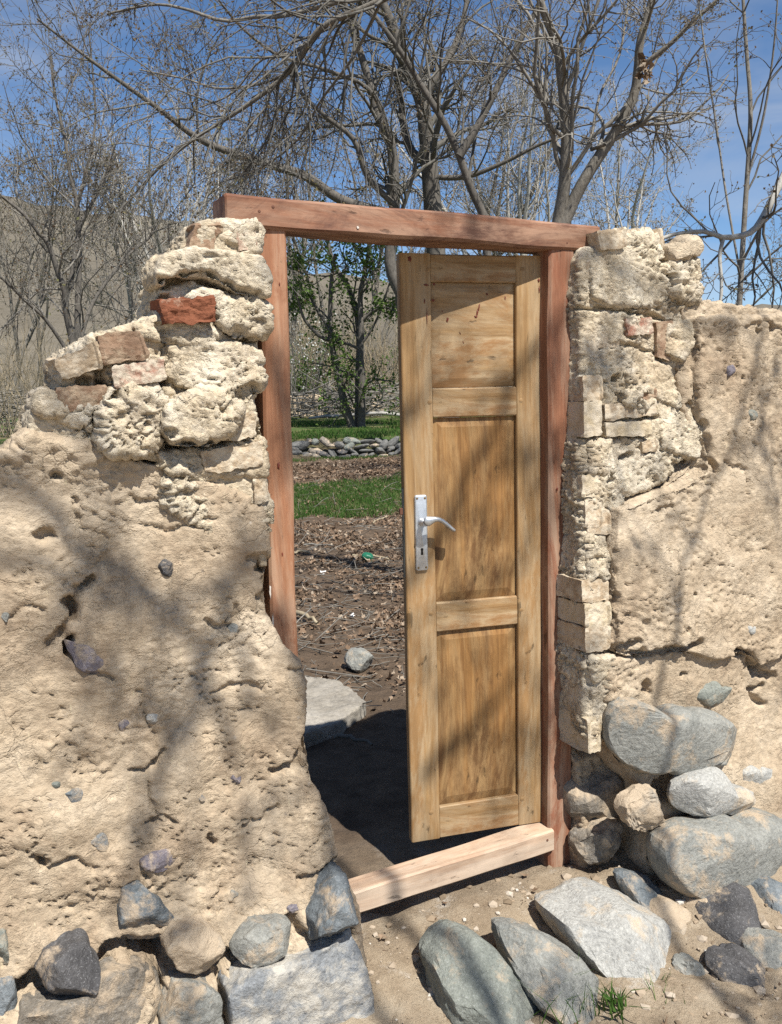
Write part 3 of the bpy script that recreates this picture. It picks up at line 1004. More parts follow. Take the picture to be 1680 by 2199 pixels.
# -- pier beside the door
polyPR = pxpoly([(1252, 560), (1264, 532), (1300, 530), (1340, 506), (1415, 500), (1425, 560), (1440, 572), (1482, 566), (1486, 610), (1478, 640), (1470, 690), (1455, 725), (1468, 760), (1472, 800), (1488, 850), (1500, 920), (1480, 975), (1440, 1020), (1400, 1050), (1345, 1070), (1322, 1110), (1314, 1200), (1312, 1400), (1304, 1480), (1298, 1585), (1270, 1600), (1264, 1540), (1262, 1400), (1256, 1200), (1254, 1000), (1256, 850), (1254, 700)], nfR)
pr = [extrude(polyPR, -0.012, -0.24),
      lump([(1256, 560), (1290, 532), (1400, 540), (1425, 600), (1400, 660), (1290, 655), (1258, 640)], -0.03, .04, nfR, 21),
      lump([(1425, 575), (1480, 560), (1488, 610), (1480, 650), (1430, 640)], -0.03, .055, nfR, 22),
      lump([(1420, 690), (1470, 690), (1475, 740), (1450, 775), (1415, 760)], -0.02, .05, nfR, 23),
      lump([(1330, 800), (1400, 780), (1470, 800), (1490, 850), (1440, 870), (1340, 835)], -0.03, .04, nfR, 24),
      lump([(1400, 870), (1460, 860), (1500, 930), (1480, 985), (1410, 960)], -0.035, .045, nfR, 25),
      lump([(1330, 840), (1380, 845), (1400, 862), (1370, 880), (1335, 870)], 0.0, .025, nfR, 26),
      lump([(1256, 950), (1302, 945), (1306, 1010), (1260, 1018)], -0.02, .03, nfR, 27),
      lump([(1254, 1150), (1310, 1148), (1310, 1238), (1256, 1240)], -0.02, .03, nfR, 28),
      lump([(1258, 1405), (1306, 1402), (1304, 1485), (1296, 1585), (1270, 1540), (1262, 1480)], -0.02, .03, nfR, 29)]
V, F, E = remesh(pr, 0.0058)
RB = [(1330, 815, .02, .012, 0, .05), (1380, 855, .03, .012, 0, .05), (1420, 770, .02, .008, -20, .04), (1252, 1228, .008, .02, 0, .04), (1345, 980, .03, .008, 10, .04), (1395, 970, .02, .008, 0, .04), (1440, 600, .012, .02, 0, .04), (1430, 560, .03, .01, 0, .04)]
RC = [([(1250, 662), (1330, 664), (1420, 682), (1450, 690)], .006, .03), ([(1250, 822), (1310, 824)], .005, .025), ([(1296, 904), (1345, 902), (1412, 896)], .007, .04), ([(1300, 940), (1400, 936)], .006, .035), ([(1252, 940), (1295, 940)], .004, .025), ([(1252, 1020), (1290, 1022)], .004, .02), ([(1252, 1070), (1292, 1068)], .004, .02), ([(1250, 1245), (1310, 1243)], .004, .025), ([(1252, 1296), (1310, 1290)], .005, .03), ([(1255, 1347), (1310, 1344)], .005, .03), ([(1258, 1401), (1312, 1396)], .006, .035), ([(1306, 1010), (1309, 1150), (1312, 1280), (1314, 1400)], .007, .035), ([(1290, 745), (1350, 740), (1420, 760)], .005, .02), ([(1295, 800), (1300, 870), (1298, 930)], .006, .02)]
finish('mortar_core', V, F, E, nfR, MORTAR, pier_r, 1.25, 'mortar', 2, RB, RC, 37)
br = [([(1284, 498), (1344, 490), (1344, 526), (1292, 536)], B_TAN, .020), ([(1342, 497), (1421, 493), (1424, 552), (1350, 545)], B_TAN, -.005), ([(1346, 688), (1400, 682), (1404, 714), (1350, 720)], B_RED, .012), ([(1412, 694), (1444, 690), (1440, 772), (1414, 764)], B_BROWN, .012),
      ([(1300, 872), (1409, 858), (1408, 889), (1302, 900)], B_TAN, .018), ([(1301, 910), (1396, 906), (1395, 933), (1304, 937)], B_YELL, .022), ([(1380, 950), (1410, 946), (1410, 968), (1382, 971)], B_TAN, .015), ([(1350, 842), (1408, 838), (1410, 853), (1352, 856)], B_BROWN, .014),
      ([(1256, 863), (1292, 861), (1292, 934), (1258, 937)], B_YELL, .022), ([(1256, 812), (1290, 810), (1291, 858), (1257, 858)], B_TAN, .016), ([(1252, 1022), (1291, 1021), (1291, 1062), (1253, 1064)], B_YELL, .014), ([(1258, 1075), (1291, 1073), (1292, 1128), (1260, 1130)], B_TAN, .012),
      ([(1262, 1098), (1309, 1096), (1310, 1144), (1264, 1147)], B_TAN, .010), ([(1250, 1248), (1307, 1246), (1308, 1289), (1252, 1293)], B_TAN, .014), ([(1258, 1301), (1309, 1296), (1310, 1340), (1260, 1345)], B_YELL, .018), ([(1260, 1353), (1310, 1349), (1310, 1393), (1262, 1398)], B_TAN, .018),
      ([(1264, 1546), (1290, 1540), (1291, 1612), (1266, 1618)], B_YELL, .012), ([(1260, 560), (1330, 552), (1335, 600), (1262, 605)], B_TAN, -.004), ([(1256, 700), (1330, 698), (1330, 745), (1258, 748)], B_TAN, -.004), ([(1450, 590), (1484, 572), (1484, 618), (1452, 632)], B_TAN, .012)]
for i, (q, m, pro) in enumerate(br):
    V, F = brick_shape(q, pro - 0.004, 0.15 if i != 16 else 0.16, 0.005, 0.9, (20, 6, 14), 140 + i, nfR)
    mk('brick', W(V), F, m, pier_r)
V, F = stone_shape([(1420, 535), (1450, 522), (1490, 520), (1497, 540), (1470, 556), (1430, 560)], -0.01, .06, 201, 4, 0.5, .008, 5, nfR)
o = mk('stone', W(V), F, CLAY, pier_r)
o['label'] = 'flat tan stone jutting from the top corner'

# -- mud wall beyond that pier
polyR = pxpoly([(1480, 660), (1520, 640), (1600, 655), (1680, 667)], nfRm) + [(1.15, 1.88), (1.5, 1.80), (1.9, 1.77), (1.9, -0.2), (0.35, -0.2)] + pxpoly([(1400, 1860), (1395, 1700), (1340, 1625), (1318, 1480), (1322, 1400), (1317, 1300), (1318, 1180), (1326, 1120), (1350, 1082), (1440, 1042), (1505, 985), (1492, 920), (1478, 860), (1472, 790), (1478, 720)], nfRm)
ledge = pxpoly([(1330, 1090), (1440, 1050), (1520, 1010), (1500, 800), (1500, 680), (1680, 680)], nfRm) + [(1.5, 1.6), (1.88, 1.6), (1.88, 0.9)] + pxpoly([(1640, 1440), (1600, 1405), (1540, 1420), (1480, 1395), (1400, 1410), (1335, 1400), (1322, 1300), (1322, 1180)], nfRm)
core = [(0.10, -0.2), (0.10, 0.55), (0.55, 0.55), (0.55, -0.2)]
V, F, E = remesh([extrude(polyR, -0.03, -0.25), extrude(ledge, 0.005, -0.1), extrude(core, -0.17, -0.36)], VOX)
MB = [(1625, 712, .016, .016, 0, .04), (1652, 708, .016, .02, 0, .035), (1497, 1277, .012, .012, 0, .03), (1470, 1352, .012, .012, 0, .03), (1350, 1385, .05, .014, 0, .05), (1660, 1440, .02, .02, 30, .05), (1640, 1490, .03, .01, 0, .04), (1405, 1480, .02, .03, 40, .04), (1325, 1290, .012, .03, 0, .05), (1440, 1700, .05, .04, 0, .08), (1430, 1830, .05, .06, 0, .08), (1330, 1640, .06, .03, 0, .06), (1480, 1455, .016, .01, 0, .03), (1520, 1640, .06, .015, -10, .04)]
MC = [([(1490, 870), (1512, 920), (1528, 985), (1548, 1012)], .012, .045), ([(1318, 1180), (1314, 1250), (1320, 1330)], .012, .04), ([(1605, 900), (1608, 945), (1622, 958)], .004, .015), ([(1600, 705), (1640, 690), (1672, 712)], .005, .015), ([(1565, 990), (1600, 1010), (1605, 1060)], .005, .014), ([(1330, 1402), (1390, 1407), (1440, 1398), (1500, 1385)], .014, .05), ([(1585, 1400), (1620, 1415), (1640, 1445), (1680, 1460)], .014, .045), ([(1520, 1510), (1560, 1490)], .004, .012), ([(1410, 1100), (1450, 1085)], .005, .015), ([(1660, 1480), (1640, 1500), (1665, 1520)], .01, .03)]
finish('earth_body', V, F, E, nfRm, MUD, wall_r, 1.0, 'mud', 6, MB, MC, 51)

sr = [([(1305, 1560), (1312, 1515), (1345, 1495), (1390, 1512), (1420, 1532), (1480, 1525), (1545, 1535), (1590, 1570), (1598, 1605), (1570, 1628), (1500, 1640), (1420, 1650), (1370, 1655), (1330, 1630), (1305, 1595)], S_GREY, .035, .085, 'long grey boulder with a saddle-shaped top, highest of the stack'),
      ([(1445, 1700), (1470, 1665), (1510, 1655), (1560, 1690), (1600, 1688), (1615, 1710), (1595, 1735), (1540, 1738), (1490, 1748), (1450, 1735)], S_PALE, .06, .07, 'pale whitish stone under the long grey boulder'),
      ([(1228, 1640), (1300, 1615), (1390, 1640), (1405, 1670), (1380, 1720), (1330, 1770), (1280, 1790), (1235, 1770)], S_CRUST, -.17, .08, None),
      ([(1240, 1800), (1265, 1775), (1320, 1765), (1332, 1800), (1320, 1840), (1270, 1852), (1245, 1835)], S_CRUST, -.12, .08, None),
      ([(1340, 1725), (1365, 1705), (1415, 1700), (1425, 1745), (1410, 1775), (1370, 1785), (1345, 1765)], S_TAN, .05, .055, None),
      ([(1410, 1800), (1450, 1780), (1510, 1770), (1580, 1762), (1640, 1745), (1690, 1775), (1705, 1820), (1660, 1870), (1590, 1910), (1530, 1928), (1460, 1915), (1425, 1890), (1408, 1845)], S_GREY, .12, .12, 'biggest boulder of the footing, rounded and mottled grey'),
      ([(1478, 1488), (1500, 1478), (1520, 1466), (1545, 1475), (1572, 1472), (1560, 1492), (1530, 1508), (1500, 1502)], S_GREEN, .01, .025, 'thin pale green-grey flake set in the mud'),
      ([(1580, 1660), (1620, 1648), (1660, 1655), (1655, 1680), (1610, 1690), (1585, 1680)], S_PALE, .02, .04, None),
      ([(1300, 1655), (1325, 1650), (1322, 1675), (1300, 1680)], S_PALE, .01, .02, None),
      ([(1605, 1345), (1618, 1340), (1622, 1355), (1610, 1362)], S_PALE, .012, .014, None),
      ([(1558, 790), (1570, 782), (1576, 800), (1566, 812), (1558, 805)], S_PURP, .012, .016, None),
      ([(1605, 885), (1618, 880), (1622, 900), (1610, 908)], S_GREEN, .012, .014, None)]
for i, (pts, m, add, th, lab) in enumerate(sr):
    cxy = np.mean(pts, 0)
    p0 = onf(cxy[0], cxy[1], nfRm)
    n0 = p0[1] + add - 0.3 * th
    if i >= 6: n0 = surf_nf('earth_body51', 0.015)(p0[0], p0[2]) - 0.5 * th
    rough_one = i in (2, 3, 4)
    V, F = stone_shape(pts, n0, th, 260 + i, 5 if th > .1 else 4, 0.40 if rough_one else 0.50, 0.014 if rough_one else (0.008 if th > .04 else .004), 7 if rough_one else 3, None, 0.8 if rough_one else 0.15)
    o = mk('stone', W(V), F, m, wall_r)
    if lab: o['label'] = lab


# ------------------------------------------------------------------ door frame
def mkl(name, V, F, mat, parent, sharp=28, smooth=True):
    """a mesh given in its parent's own frame"""
    V = np.asarray(V, float)
    c = V.mean(0)
    me = mesh_from(name, V - c, F, smooth)
    if sharp and smooth: me.set_sharp_from_angle(angle=R(sharp))
    o = bpy.data.objects.new(name, me)
    COL.objects.link(o)
    o.parent = parent
    pc = np.array(parent.get('_c', (0, 0, 0)), float) if parent.type == 'MESH' else np.zeros(3)
    o.location = c - pc
    if mat is not None: me.materials.append(mat)
    o['_c'] = c.tolist()
    return o


def beam(x0, x1, y0, y1, z0, z1, axis='x', bev=0.004, wob=0.0, seg=14, seed=0, lean=(0, 0)):
    """a worked timber: chamfered section swept along its axis, slightly uneven"""
    lo, hi = np.array([x0, y0, z0], float), np.array([x1, y1, z1], float)
    ax = 'xyz'.index(axis)
    a, b = [k for k in range(3) if k != ax]
    al, ah, bl_, bh = lo[a], hi[a], lo[b], hi[b]
    k = min(bev, (ah - al) * 0.3, (bh - bl_) * 0.3)
    prof = [(al + k, bl_), ((al + ah) / 2, bl_), (ah - k, bl_), (ah, bl_ + k), (ah, (bl_ + bh) / 2), (ah, bh - k), (ah - k, bh), ((al + ah) / 2, bh), (al + k, bh), (al, bh - k), (al, (bl_ + bh) / 2), (al, bl_ + k)]
    m = len(prof)
    ts = np.linspace(lo[ax], hi[ax], seg + 1)
    ts = np.concatenate([[ts[0]], ts, [ts[-1]]])
    V = []
    cm = np.array(prof).mean(0)
    for i, t in enumerate(ts):
        end = i in (0, len(ts) - 1)
        for p in prof:
            q = np.array(p)
            if end: q = cm + (q - cm) * (1 - 1.2 * k / max(ah - al, bh - bl_))
            v = [0, 0, 0]
            v[ax] = t + (0 if end else (k * 0.6 if i == 1 else (-k * 0.6 if i == len(ts) - 2 else 0)))
            v[a], v[b] = q
            V.append(v)
    V = np.array(V, float)
    if wob:
        s = np.array([18.0, 18.0, 18.0])
        s[ax] = 5.0
        for c in (a, b):
            V[:, c] += wob * fbm(V * s / 10, 1.0 * 4, 2, seed + c * 7)
    f = (V[:, ax] - lo[ax]) / (hi[ax] - lo[ax])
    V[:, a] += lean[0] * f
    V[:, b] += lean[1] * f
    F = []
    for i in range(len(ts) - 1):
        for j in range(m):
            j2 = (j + 1) % m
            F.append((i * m + j, i * m + j2, (i + 1) * m + j2, (i + 1) * m + j))
    F.append(tuple(range(m - 1, -1, -1)))
    F.append(tuple((len(ts) - 1) * m + j for j in range(m)))
    if np.linalg.det(np.eye(3)[[a, b, ax]]) < 0: F = [t[::-1] for t in F]
    return V, F


FR = thing('door_frame', 'red-brown timber frame of the gateway, its pale sill sloping in front', 'door frame', O)
FR.rotation_euler.z = YAW
JW = onn(1234, 535, 0)[0]
JL = onn(548, 490, 0)[0]
V, F = beam(0.0, JW, 0.0, 0.09, -0.10, 2.112, 'z', 0.007, 0.007, 40, 1)
o = mkl('jamb', V, F, W_FR_Z, FR)
o['label'] = 'hinge-side post, red-brown paint worn to bare wood'
V, F = beam(JL, -0.914, 0.0, 0.09, -0.10, 2.112, 'z', 0.007, 0.006, 40, 2, lean=(0.010, 0))
V[:, 0] -= 0.012 - 0.012 * (V[:, 2] / 2.1)
mkl('jamb', V, F, W_FR_L, FR)['label'] = 'free-side post, lighter orange-tan wood'
V, F = beam(-1.078, 0.20, -0.012, 0.105, 2.108, 2.192, 'x', 0.008, 0.007, 60, 3)
o = mkl('lintel', V, F, W_FR_X, FR)
o['label'] = 'weathered red-brown beam across the top'
V, F = beam(-0.93, 0.013, -0.014, 0.072, 0.052, 0.130, 'x', 0.006, 0.005, 24, 4)
o = mkl('sill', V, F, W_SILL, FR)
o['label'] = 'bleached pinkish timber sill raised off the ground'
for u_, z_, y_ in ((-0.985, 2.15, -0.0125), (-0.945, 2.165, -0.0125), (0.03, 2.15, -0.0125), (0.06, 2.13, -0.0125), (-0.02, 0.10, -0.0145), (0.04, 0.09, 0.0)):
    t_ = np.arange(10) * 2 * math.pi / 10
    Vn = [(u_ + math.cos(a) * r_, y_ - h_, z_ + math.sin(a) * r_) for r_, h_ in ((.0045, -.004), (.0045, .001), (.003, .002)) for a in t_]
    Fn = [(k_ * 10 + j, k_ * 10 + (j + 1) % 10, k_ * 10 + 10 + (j + 1) % 10, k_ * 10 + 10 + j) for k_ in range(2) for j in range(10)] + [tuple(20 + j for j in range(10))]
    mkl('nail', np.array(Vn), Fn, RUST, FR)
# splashes of paint and lime on the frame
LIMEP = flat_mat('lime_splash', (0.66, 0.60, 0.53), 0.85)


def blob(name, cx, cz, rx, rz, y, mat, parent, seed, dirn=0.0, th=0.0012):
    """a low, uneven splash lying on a face"""
    lr = np.random.default_rng(seed)
    m = 12
    V, F = [], []
    ca, sa = math.cos(dirn), math.sin(dirn)
    for ring, (k, yy) in enumerate(((1.0, 0.0003), (0.82, -th))):
        for j in range(m):
            t = 2 * math.pi * j / m
            q = k * (1 + 0.28 * math.sin(j * 2.4 + seed) + lr.uniform(-0.15, 0.15) * (ring == 0))
            a, b = math.cos(t) * rx * q, math.sin(t) * rz * q
            V.append((cx + a * ca - b * sa, y + yy, cz + a * sa + b * ca))
    for j in range(m):
        F.append((j, (j + 1) % m, m + (j + 1) % m, m + j))
    F.append(tuple(m + j for j in range(m)))
    return mkl(name, np.array(V), F, mat, parent, 60)


for i, (x, y, rx, rz, m, side) in enumerate([(1222, 1240, .004, .020, LIMEP, 0), (1220, 1500, .004, .025, LIMEP, 0), (1222, 1530, .003, .012, LIMEP, 0), (598, 1000, .004, .010, PAINT, 0), (586, 1340, .003, .03, LIMEP, 0), (580, 1270, .003, .02, LIMEP, 0), (600, 610, .0015, .004, PAINT, 0), (606, 1190, .002, .006, PAINT, 0), (768, 489, .004, .004, LIMEP, 1), (1196, 1050, .003, .006, PAINT, 0)]):
    p = onn(x, y, 0.012 if side else 0.0)
    blob('paint_splash', p[0], p[2], rx, rz, (-0.012 if side else 0.0) - 0.0022, m, FR, i)

# ------------------------------------------------------------------ the two leaves
HIN = np.array([0.004, -0.045, 0.137])
LEAF_ROT = YAW - math.atan2(0.105, 0.475)
LW, LH, LT = 0.486, 1.958, 0.036
_hw = W(HIN)[0]
_lx = np.array([math.cos(LEAF_ROT), math.sin(LEAF_ROT), 0])
_ly = np.array([-math.sin(LEAF_ROT), math.cos(LEAF_ROT), 0])


def leafpt(x, y, off=0.0):
    d = ray(x, y)
    q = CAM + d * (np.dot(_hw + _ly * off - CAM, _ly) / np.dot(d, _ly))
    return np.array([np.dot(q - _hw, _lx), off, q[2] - _hw[2]])


XS = [-LW, leafpt(934, 1100)[0], leafpt(1111, 1100)[0], -0.002]
ZS = [leafpt(1020, y)[2] for y in (1722, 1350, 1288, 895, 832, 606)]


def frustum(x0, x1, z0, z1, inset, yo, yi, yb, wob=0, seed=0):
    """a fielded panel: sunk edge, sloping border, flat raised field"""
    P = [(x0, yo, z0), (x1, yo, z0), (x1, yo, z1), (x0, yo, z1), (x0 + inset, yi, z0 + inset), (x1 - inset, yi, z0 + inset), (x1 - inset, yi, z1 - inset), (x0 + inset, yi, z1 - inset), (x0, yb, z0), (x1, yb, z0), (x1, yb, z1), (x0, yb, z1)]
    F = [(4, 5, 6, 7), (0, 1, 5, 4), (1, 2, 6, 5), (2, 3, 7, 6), (3, 0, 4, 7), (0, 8, 9, 1), (1, 9, 10, 2), (2, 10, 11, 3), (3, 11, 8, 0), (8, 11, 10, 9)]
    return np.array(P, float), F


def leaf(name, label, loc, rot, mir, mats):
    """mir=-1: hinge at x=0 and the leaf runs to -x"""
    D = thing(name, label, 'door', loc)
    D.rotation_euler.z = rot
    mz, mx, mp = mats

    def add(nm, V, F, m, par=None):
        V = np.array(V, float)
        if mir > 0:
            V[:, 0] *= -1
            F = [tuple(f)[::-1] for f in F]
        return mkl(nm, V, F, m, par or D)
    for k, (a, b) in enumerate(((XS[0], XS[1]), (XS[2], XS[3]))):
        V, F = beam(a, b, 0, LT, 0, LH, 'z', 0.003, 0.002, 20, 31 + k)
        add('stile', V, F, mz)
    rails = [(0.0, ZS[0]), (ZS[1], ZS[2]), (ZS[3], ZS[4]), (ZS[5], LH - 0.002)]
    for k, (a, b) in enumerate(rails):
        V, F = beam(XS[1] + 0.0005, XS[2] - 0.0005, 0.0012, LT - 0.001, a, b, 'x', 0.004 if k else 0.003, 0.0015, 8, 41 + k)
        add('rail', V, F, mx)
    for k, (a, b) in enumerate(((ZS[0], ZS[1]), (ZS[2], ZS[3]), (ZS[4], ZS[5]))):
        V, F = frustum(XS[1] + 0.001, XS[2] - 0.001, a + 0.001, b - 0.001, 0.030, 0.017, 0.0085, 0.026)
        o = add('panel', V, F, mx if k == 2 else mp)
        o.data.polygons.foreach_set('use_smooth', np.zeros(len(o.data.polygons), bool))
    return D, add


door, dadd = leaf('wooden_door', 'honey-brown panelled door leaf with an aluminium handle, standing ajar on the hinge post', _hw, LEAF_ROT, -1, (W_D_Z, W_D_X, W_PAN))
LHN = np.array([-0.908, -0.052, 0.137])
leaf2, _ = leaf('wooden_door', 'grey and dark red door leaf swung right open behind the crumbling pier, only its edge showing', W(LHN)[0], YAW + R(119), 1, (W_OLD, W_DKRED, W_OLD))


def disc(cx, cz, r, y, th, m=14):
    V = [(cx + math.cos(2 * math.pi * j / m) * r * k, yy, cz + math.sin(2 * math.pi * j / m) * r * k) for k, yy in ((1, y), (1, y - th * 0.7), (0.8, y - th)) for j in range(m)]
    F = []
    for a in range(2):
        for j in range(m):
            F.append((a * m + j, a * m + (j + 1) % m, (a + 1) * m + (j + 1) % m, (a + 1) * m + j))
    F.append(tuple(2 * m + j for j in range(m)))
    return np.array(V), F


for x, y in ((921, 579), (1122, 578), (923, 864), (1119, 860), (926, 1318), (1120, 1310), (926, 1705 + 40), (1122, 1716)):
    p = leafpt(x, y)
    V, F = disc(p[0], p[2], 0.0075, 0.001, 0.0022)
    mkl('dowel', V, F, W_D_X, door)

# handle with its long plate
hp = [leafpt(*q) for q in ((890, 1063), (917, 1063), (918, 1224), (891, 1224))]
hx0, hx1 = (hp[0][0] + hp[3][0]) / 2, (hp[1][0] + hp[2][0]) / 2
hz1, hz0 = hp[0][2], hp[2][2]


def plate(x0, x1, z0, z1, r, y0, y1, bev, m=5):
    out = []
    for cx, cz, a0 in ((x1 - r, z1 - r, 0), (x0 + r, z1 - r, 90), (x0 + r, z0 + r, 180), (x1 - r, z0 + r, 270)):
        for j in range(m):
            t = R(a0 + 90 * j / (m - 1))
            out.append((cx, cz, math.cos(t), math.sin(t)))
    k = len(out)
    V = []
    for rr, y in ((r, y0), (r, y1 + bev), (r - bev * 0.4, y1 + bev * 0.3), (r - bev, y1)):
        V += [(cx + c * rr, y, cz + s * rr) for cx, cz, c, s in out]
    F = []
    for a in range(3):
        for j in range(k):
            F.append((a * k + j, (a + 1) * k + j, (a + 1) * k + (j + 1) % k, a * k + (j + 1) % k))
    F.append(tuple(3 * k + j for j in range(k - 1, -1, -1)))
    return np.array(V), [f[::-1] for f in F]


V, F = plate(hx0, hx1, hz0, hz1, 0.008, 0.0, -0.009, 0.004)
handle = mkl('handle', V, F, METAL, door, 50)
handle['label'] = 'aluminium lever handle on a long plate with a keyhole'
hcx = (hx0 + hx1) / 2
for sx in (-1, 1):
    for z in (hz1 - 0.011, hz0 + 0.011):
        V, F = disc(hcx + sx * (hx1 - hx0) * 0.31, z, 0.0036, -0.0085, 0.0018, 10)
        mkl('screw', V, F, BRASS, handle)
# keyhole: round top with a slot
zk = leafpt(904, 1183)[2]
th = [(math.cos(R(a)) * 0.0048, math.sin(R(a)) * 0.0048) for a in range(-50, 231, 28)]
kp = [(hcx + a, zk + b + 0.006) for a, b in th] + [(hcx - 0.0045, zk - 0.012), (hcx + 0.0045, zk - 0.012)]
V = [(a, -0.0086, b) for a, b in kp] + [(a, -0.0096, b) for a, b in kp]
k = len(kp)
F = [tuple(range(k, 2 * k))] + [(j, (j + 1) % k, k + (j + 1) % k, k + j) for j in range(k)]
mkl('keyhole', np.array(V), F, BLACK, handle)
# neck and lever
zl = leafpt(905, 1120)[2]
V = []
m = 16
for r_, y in ((0.0125, -0.0085), (0.0125, -0.016), (0.0100, -0.018), (0.0095, -0.052)):
    V += [(hcx + math.cos(2 * math.pi * j / m) * r_, y, zl + math.sin(2 * math.pi * j / m) * r_) for j in range(m)]
F = [(a * m + j, a * m + (j + 1) % m, (a + 1) * m + (j + 1) % m, (a + 1) * m + j) for a in range(3) for j in range(m)] + [tuple(3 * m + j for j in range(m))]
mkl('neck', np.array(V), F, METAL, handle, 40)
lz = [((1230 + X / 6.222) / 1.457, (1500 + Y / 6.222) / 1.457) for X, Y in ((600, 850), (625, 835), (680, 820), (740, 800), (810, 780), (890, 778), (970, 810), (1060, 880), (1150, 960), (1205, 1002), (1222, 1016))]
hh = [0.002, .0095, .0125, .0105, .0072, .0058, .0056, .0054, .005, .0046, .001]
ww = [.002, .008, .010, .0105, .011, .0115, .0125, .0135, .0145, .015, .004]
lp = np.array([leafpt(x, y, -0.056) for x, y in lz])
V, F = [], []
for i, p in enumerate(lp):
    t = lp[min(i + 1, len(lp) - 1)] - lp[max(i - 1, 0)]
    t /= np.linalg.norm(t)
    nr_m = np.array([-t[2], 0, t[0]]) * 1.3
    for j in range(m):
        a = 2 * math.pi * j / m
        V.append(p + nr_m * math.cos(a) * hh[i] + np.array([0, 1, 0]) * math.sin(a) * ww[i] * 0.8 + np.array([0, 0.10 * max(0, lp[i][0] - lp[3][0]), 0]))
for i in range(len(lp) - 1):
    for j in range(m):
        F.append((i * m + j, (i + 1) * m + j, (i + 1) * m + (j + 1) % m, i * m + (j + 1) % m))
F.append(tuple(range(m)))
F.append(tuple((len(lp) - 1) * m + j for j in range(m - 1, -1, -1)))
mkl('lever', np.array(V), F, METAL, handle, 0)
# mortise lock set in the free edge
z1_, z0_ = leafpt(872, 1050)[2], leafpt(876, 1242)[2]
V, F = beam(-LW - 0.0018, -LW + 0.002, 0.009, 0.027, z0_, z1_, 'z', 0.0006, 0, 2)
lock = mkl('lock_plate', V, F, STEEL, door)
zb = leafpt(866, 1100)[2]
V, F = beam(-LW - 0.013, -LW, 0.012, 0.024, zb - 0.010, zb + 0.012, 'z', 0.002, 0, 2)
mkl('latch_bolt', V, F, RUST, lock)
for z in (zb - 0.06, zb - 0.085):
    V, F = beam(-LW - 0.0028, -LW - 0.001, 0.015, 0.021, z - 0.008, z + 0.008, 'z', 0.0004, 0, 1)
    mkl('bolt_slot', V, F, BLACK, lock)
# runs and specks of old red paint
for i, (x, y, rx, rz, dn) in enumerate([(1025, 671, .003, .011, -0.15), (1022, 680, .005, .004, 0), (1029, 660, .0025, .012, -0.2), (961, 687, .004, .008, -0.2), (950, 668, .002, .002, 0), (917, 680, .0012, .028, 0), (915, 612, .008, .003, 0), (932, 610, .004, .004, 0), (930, 645, .005, .004, 0), (912, 647, .002, .008, 0), (1085, 640, .002, .006, 0), (1046, 632, .003, .004, 0.3), (1157, 602, .003, .006, 0), (1158, 622, .002, .012, 0), (880, 556, .006, .008, 0), (988, 715, .001, .004, .5), (995, 735, .001, .004, .5)]):
    on_panel = 934 < x < 1103 and y > 605
    p = leafpt(x, y, 0.0085 if on_panel else 0.0)
    blob('paint_run', p[0], p[2], rx, rz, (0.0085 if on_panel else 0.0) - 0.0012, PAINT, door, 20 + i, dn, 0.0006)

# ------------------------------------------------------------------ stones in the lane
def ground_stone(name, out, zc, th, mat, label, seed, cat='boulder', group=None, sub=5, cuts=7, rough=.014, plane=None):
    """plane: how far in front of the wall the traced section stands; zc is only for small ones lying on the ground"""
    o_ = np.array(out, float)
    yr = o_[:, 1].min() + 0.72 * (o_[:, 1].max() - o_[:, 1].min())
    xr = o_[:, 0].mean()
    zz = -0.03
    for _ in range(6):
        q = onz(xr, yr, zz)
        zz = float(ground_z(q[0], q[1]))
    plane = toloc(q)[0, 1] - 0.35 * th
    z0 = onn(xr, yr, plane)[2]
    tl_ = lambda u, z: plane - 0.45 * (z - z0)
    V, F = stone_shape(out, 0.0, th * 1.3, seed, sub, 0.46, rough * 0.8, cuts, tl_, 0.5)
    V = V.copy()
    V[:, 1] += tl_(V[:, 0], V[:, 2]) - tl_(0, V[:, 2].mean()) - 0.02
    V[:, 2] -= 0.015
    o = mk(name, W(V), F, mat)
    return setp(o, label, cat, group)


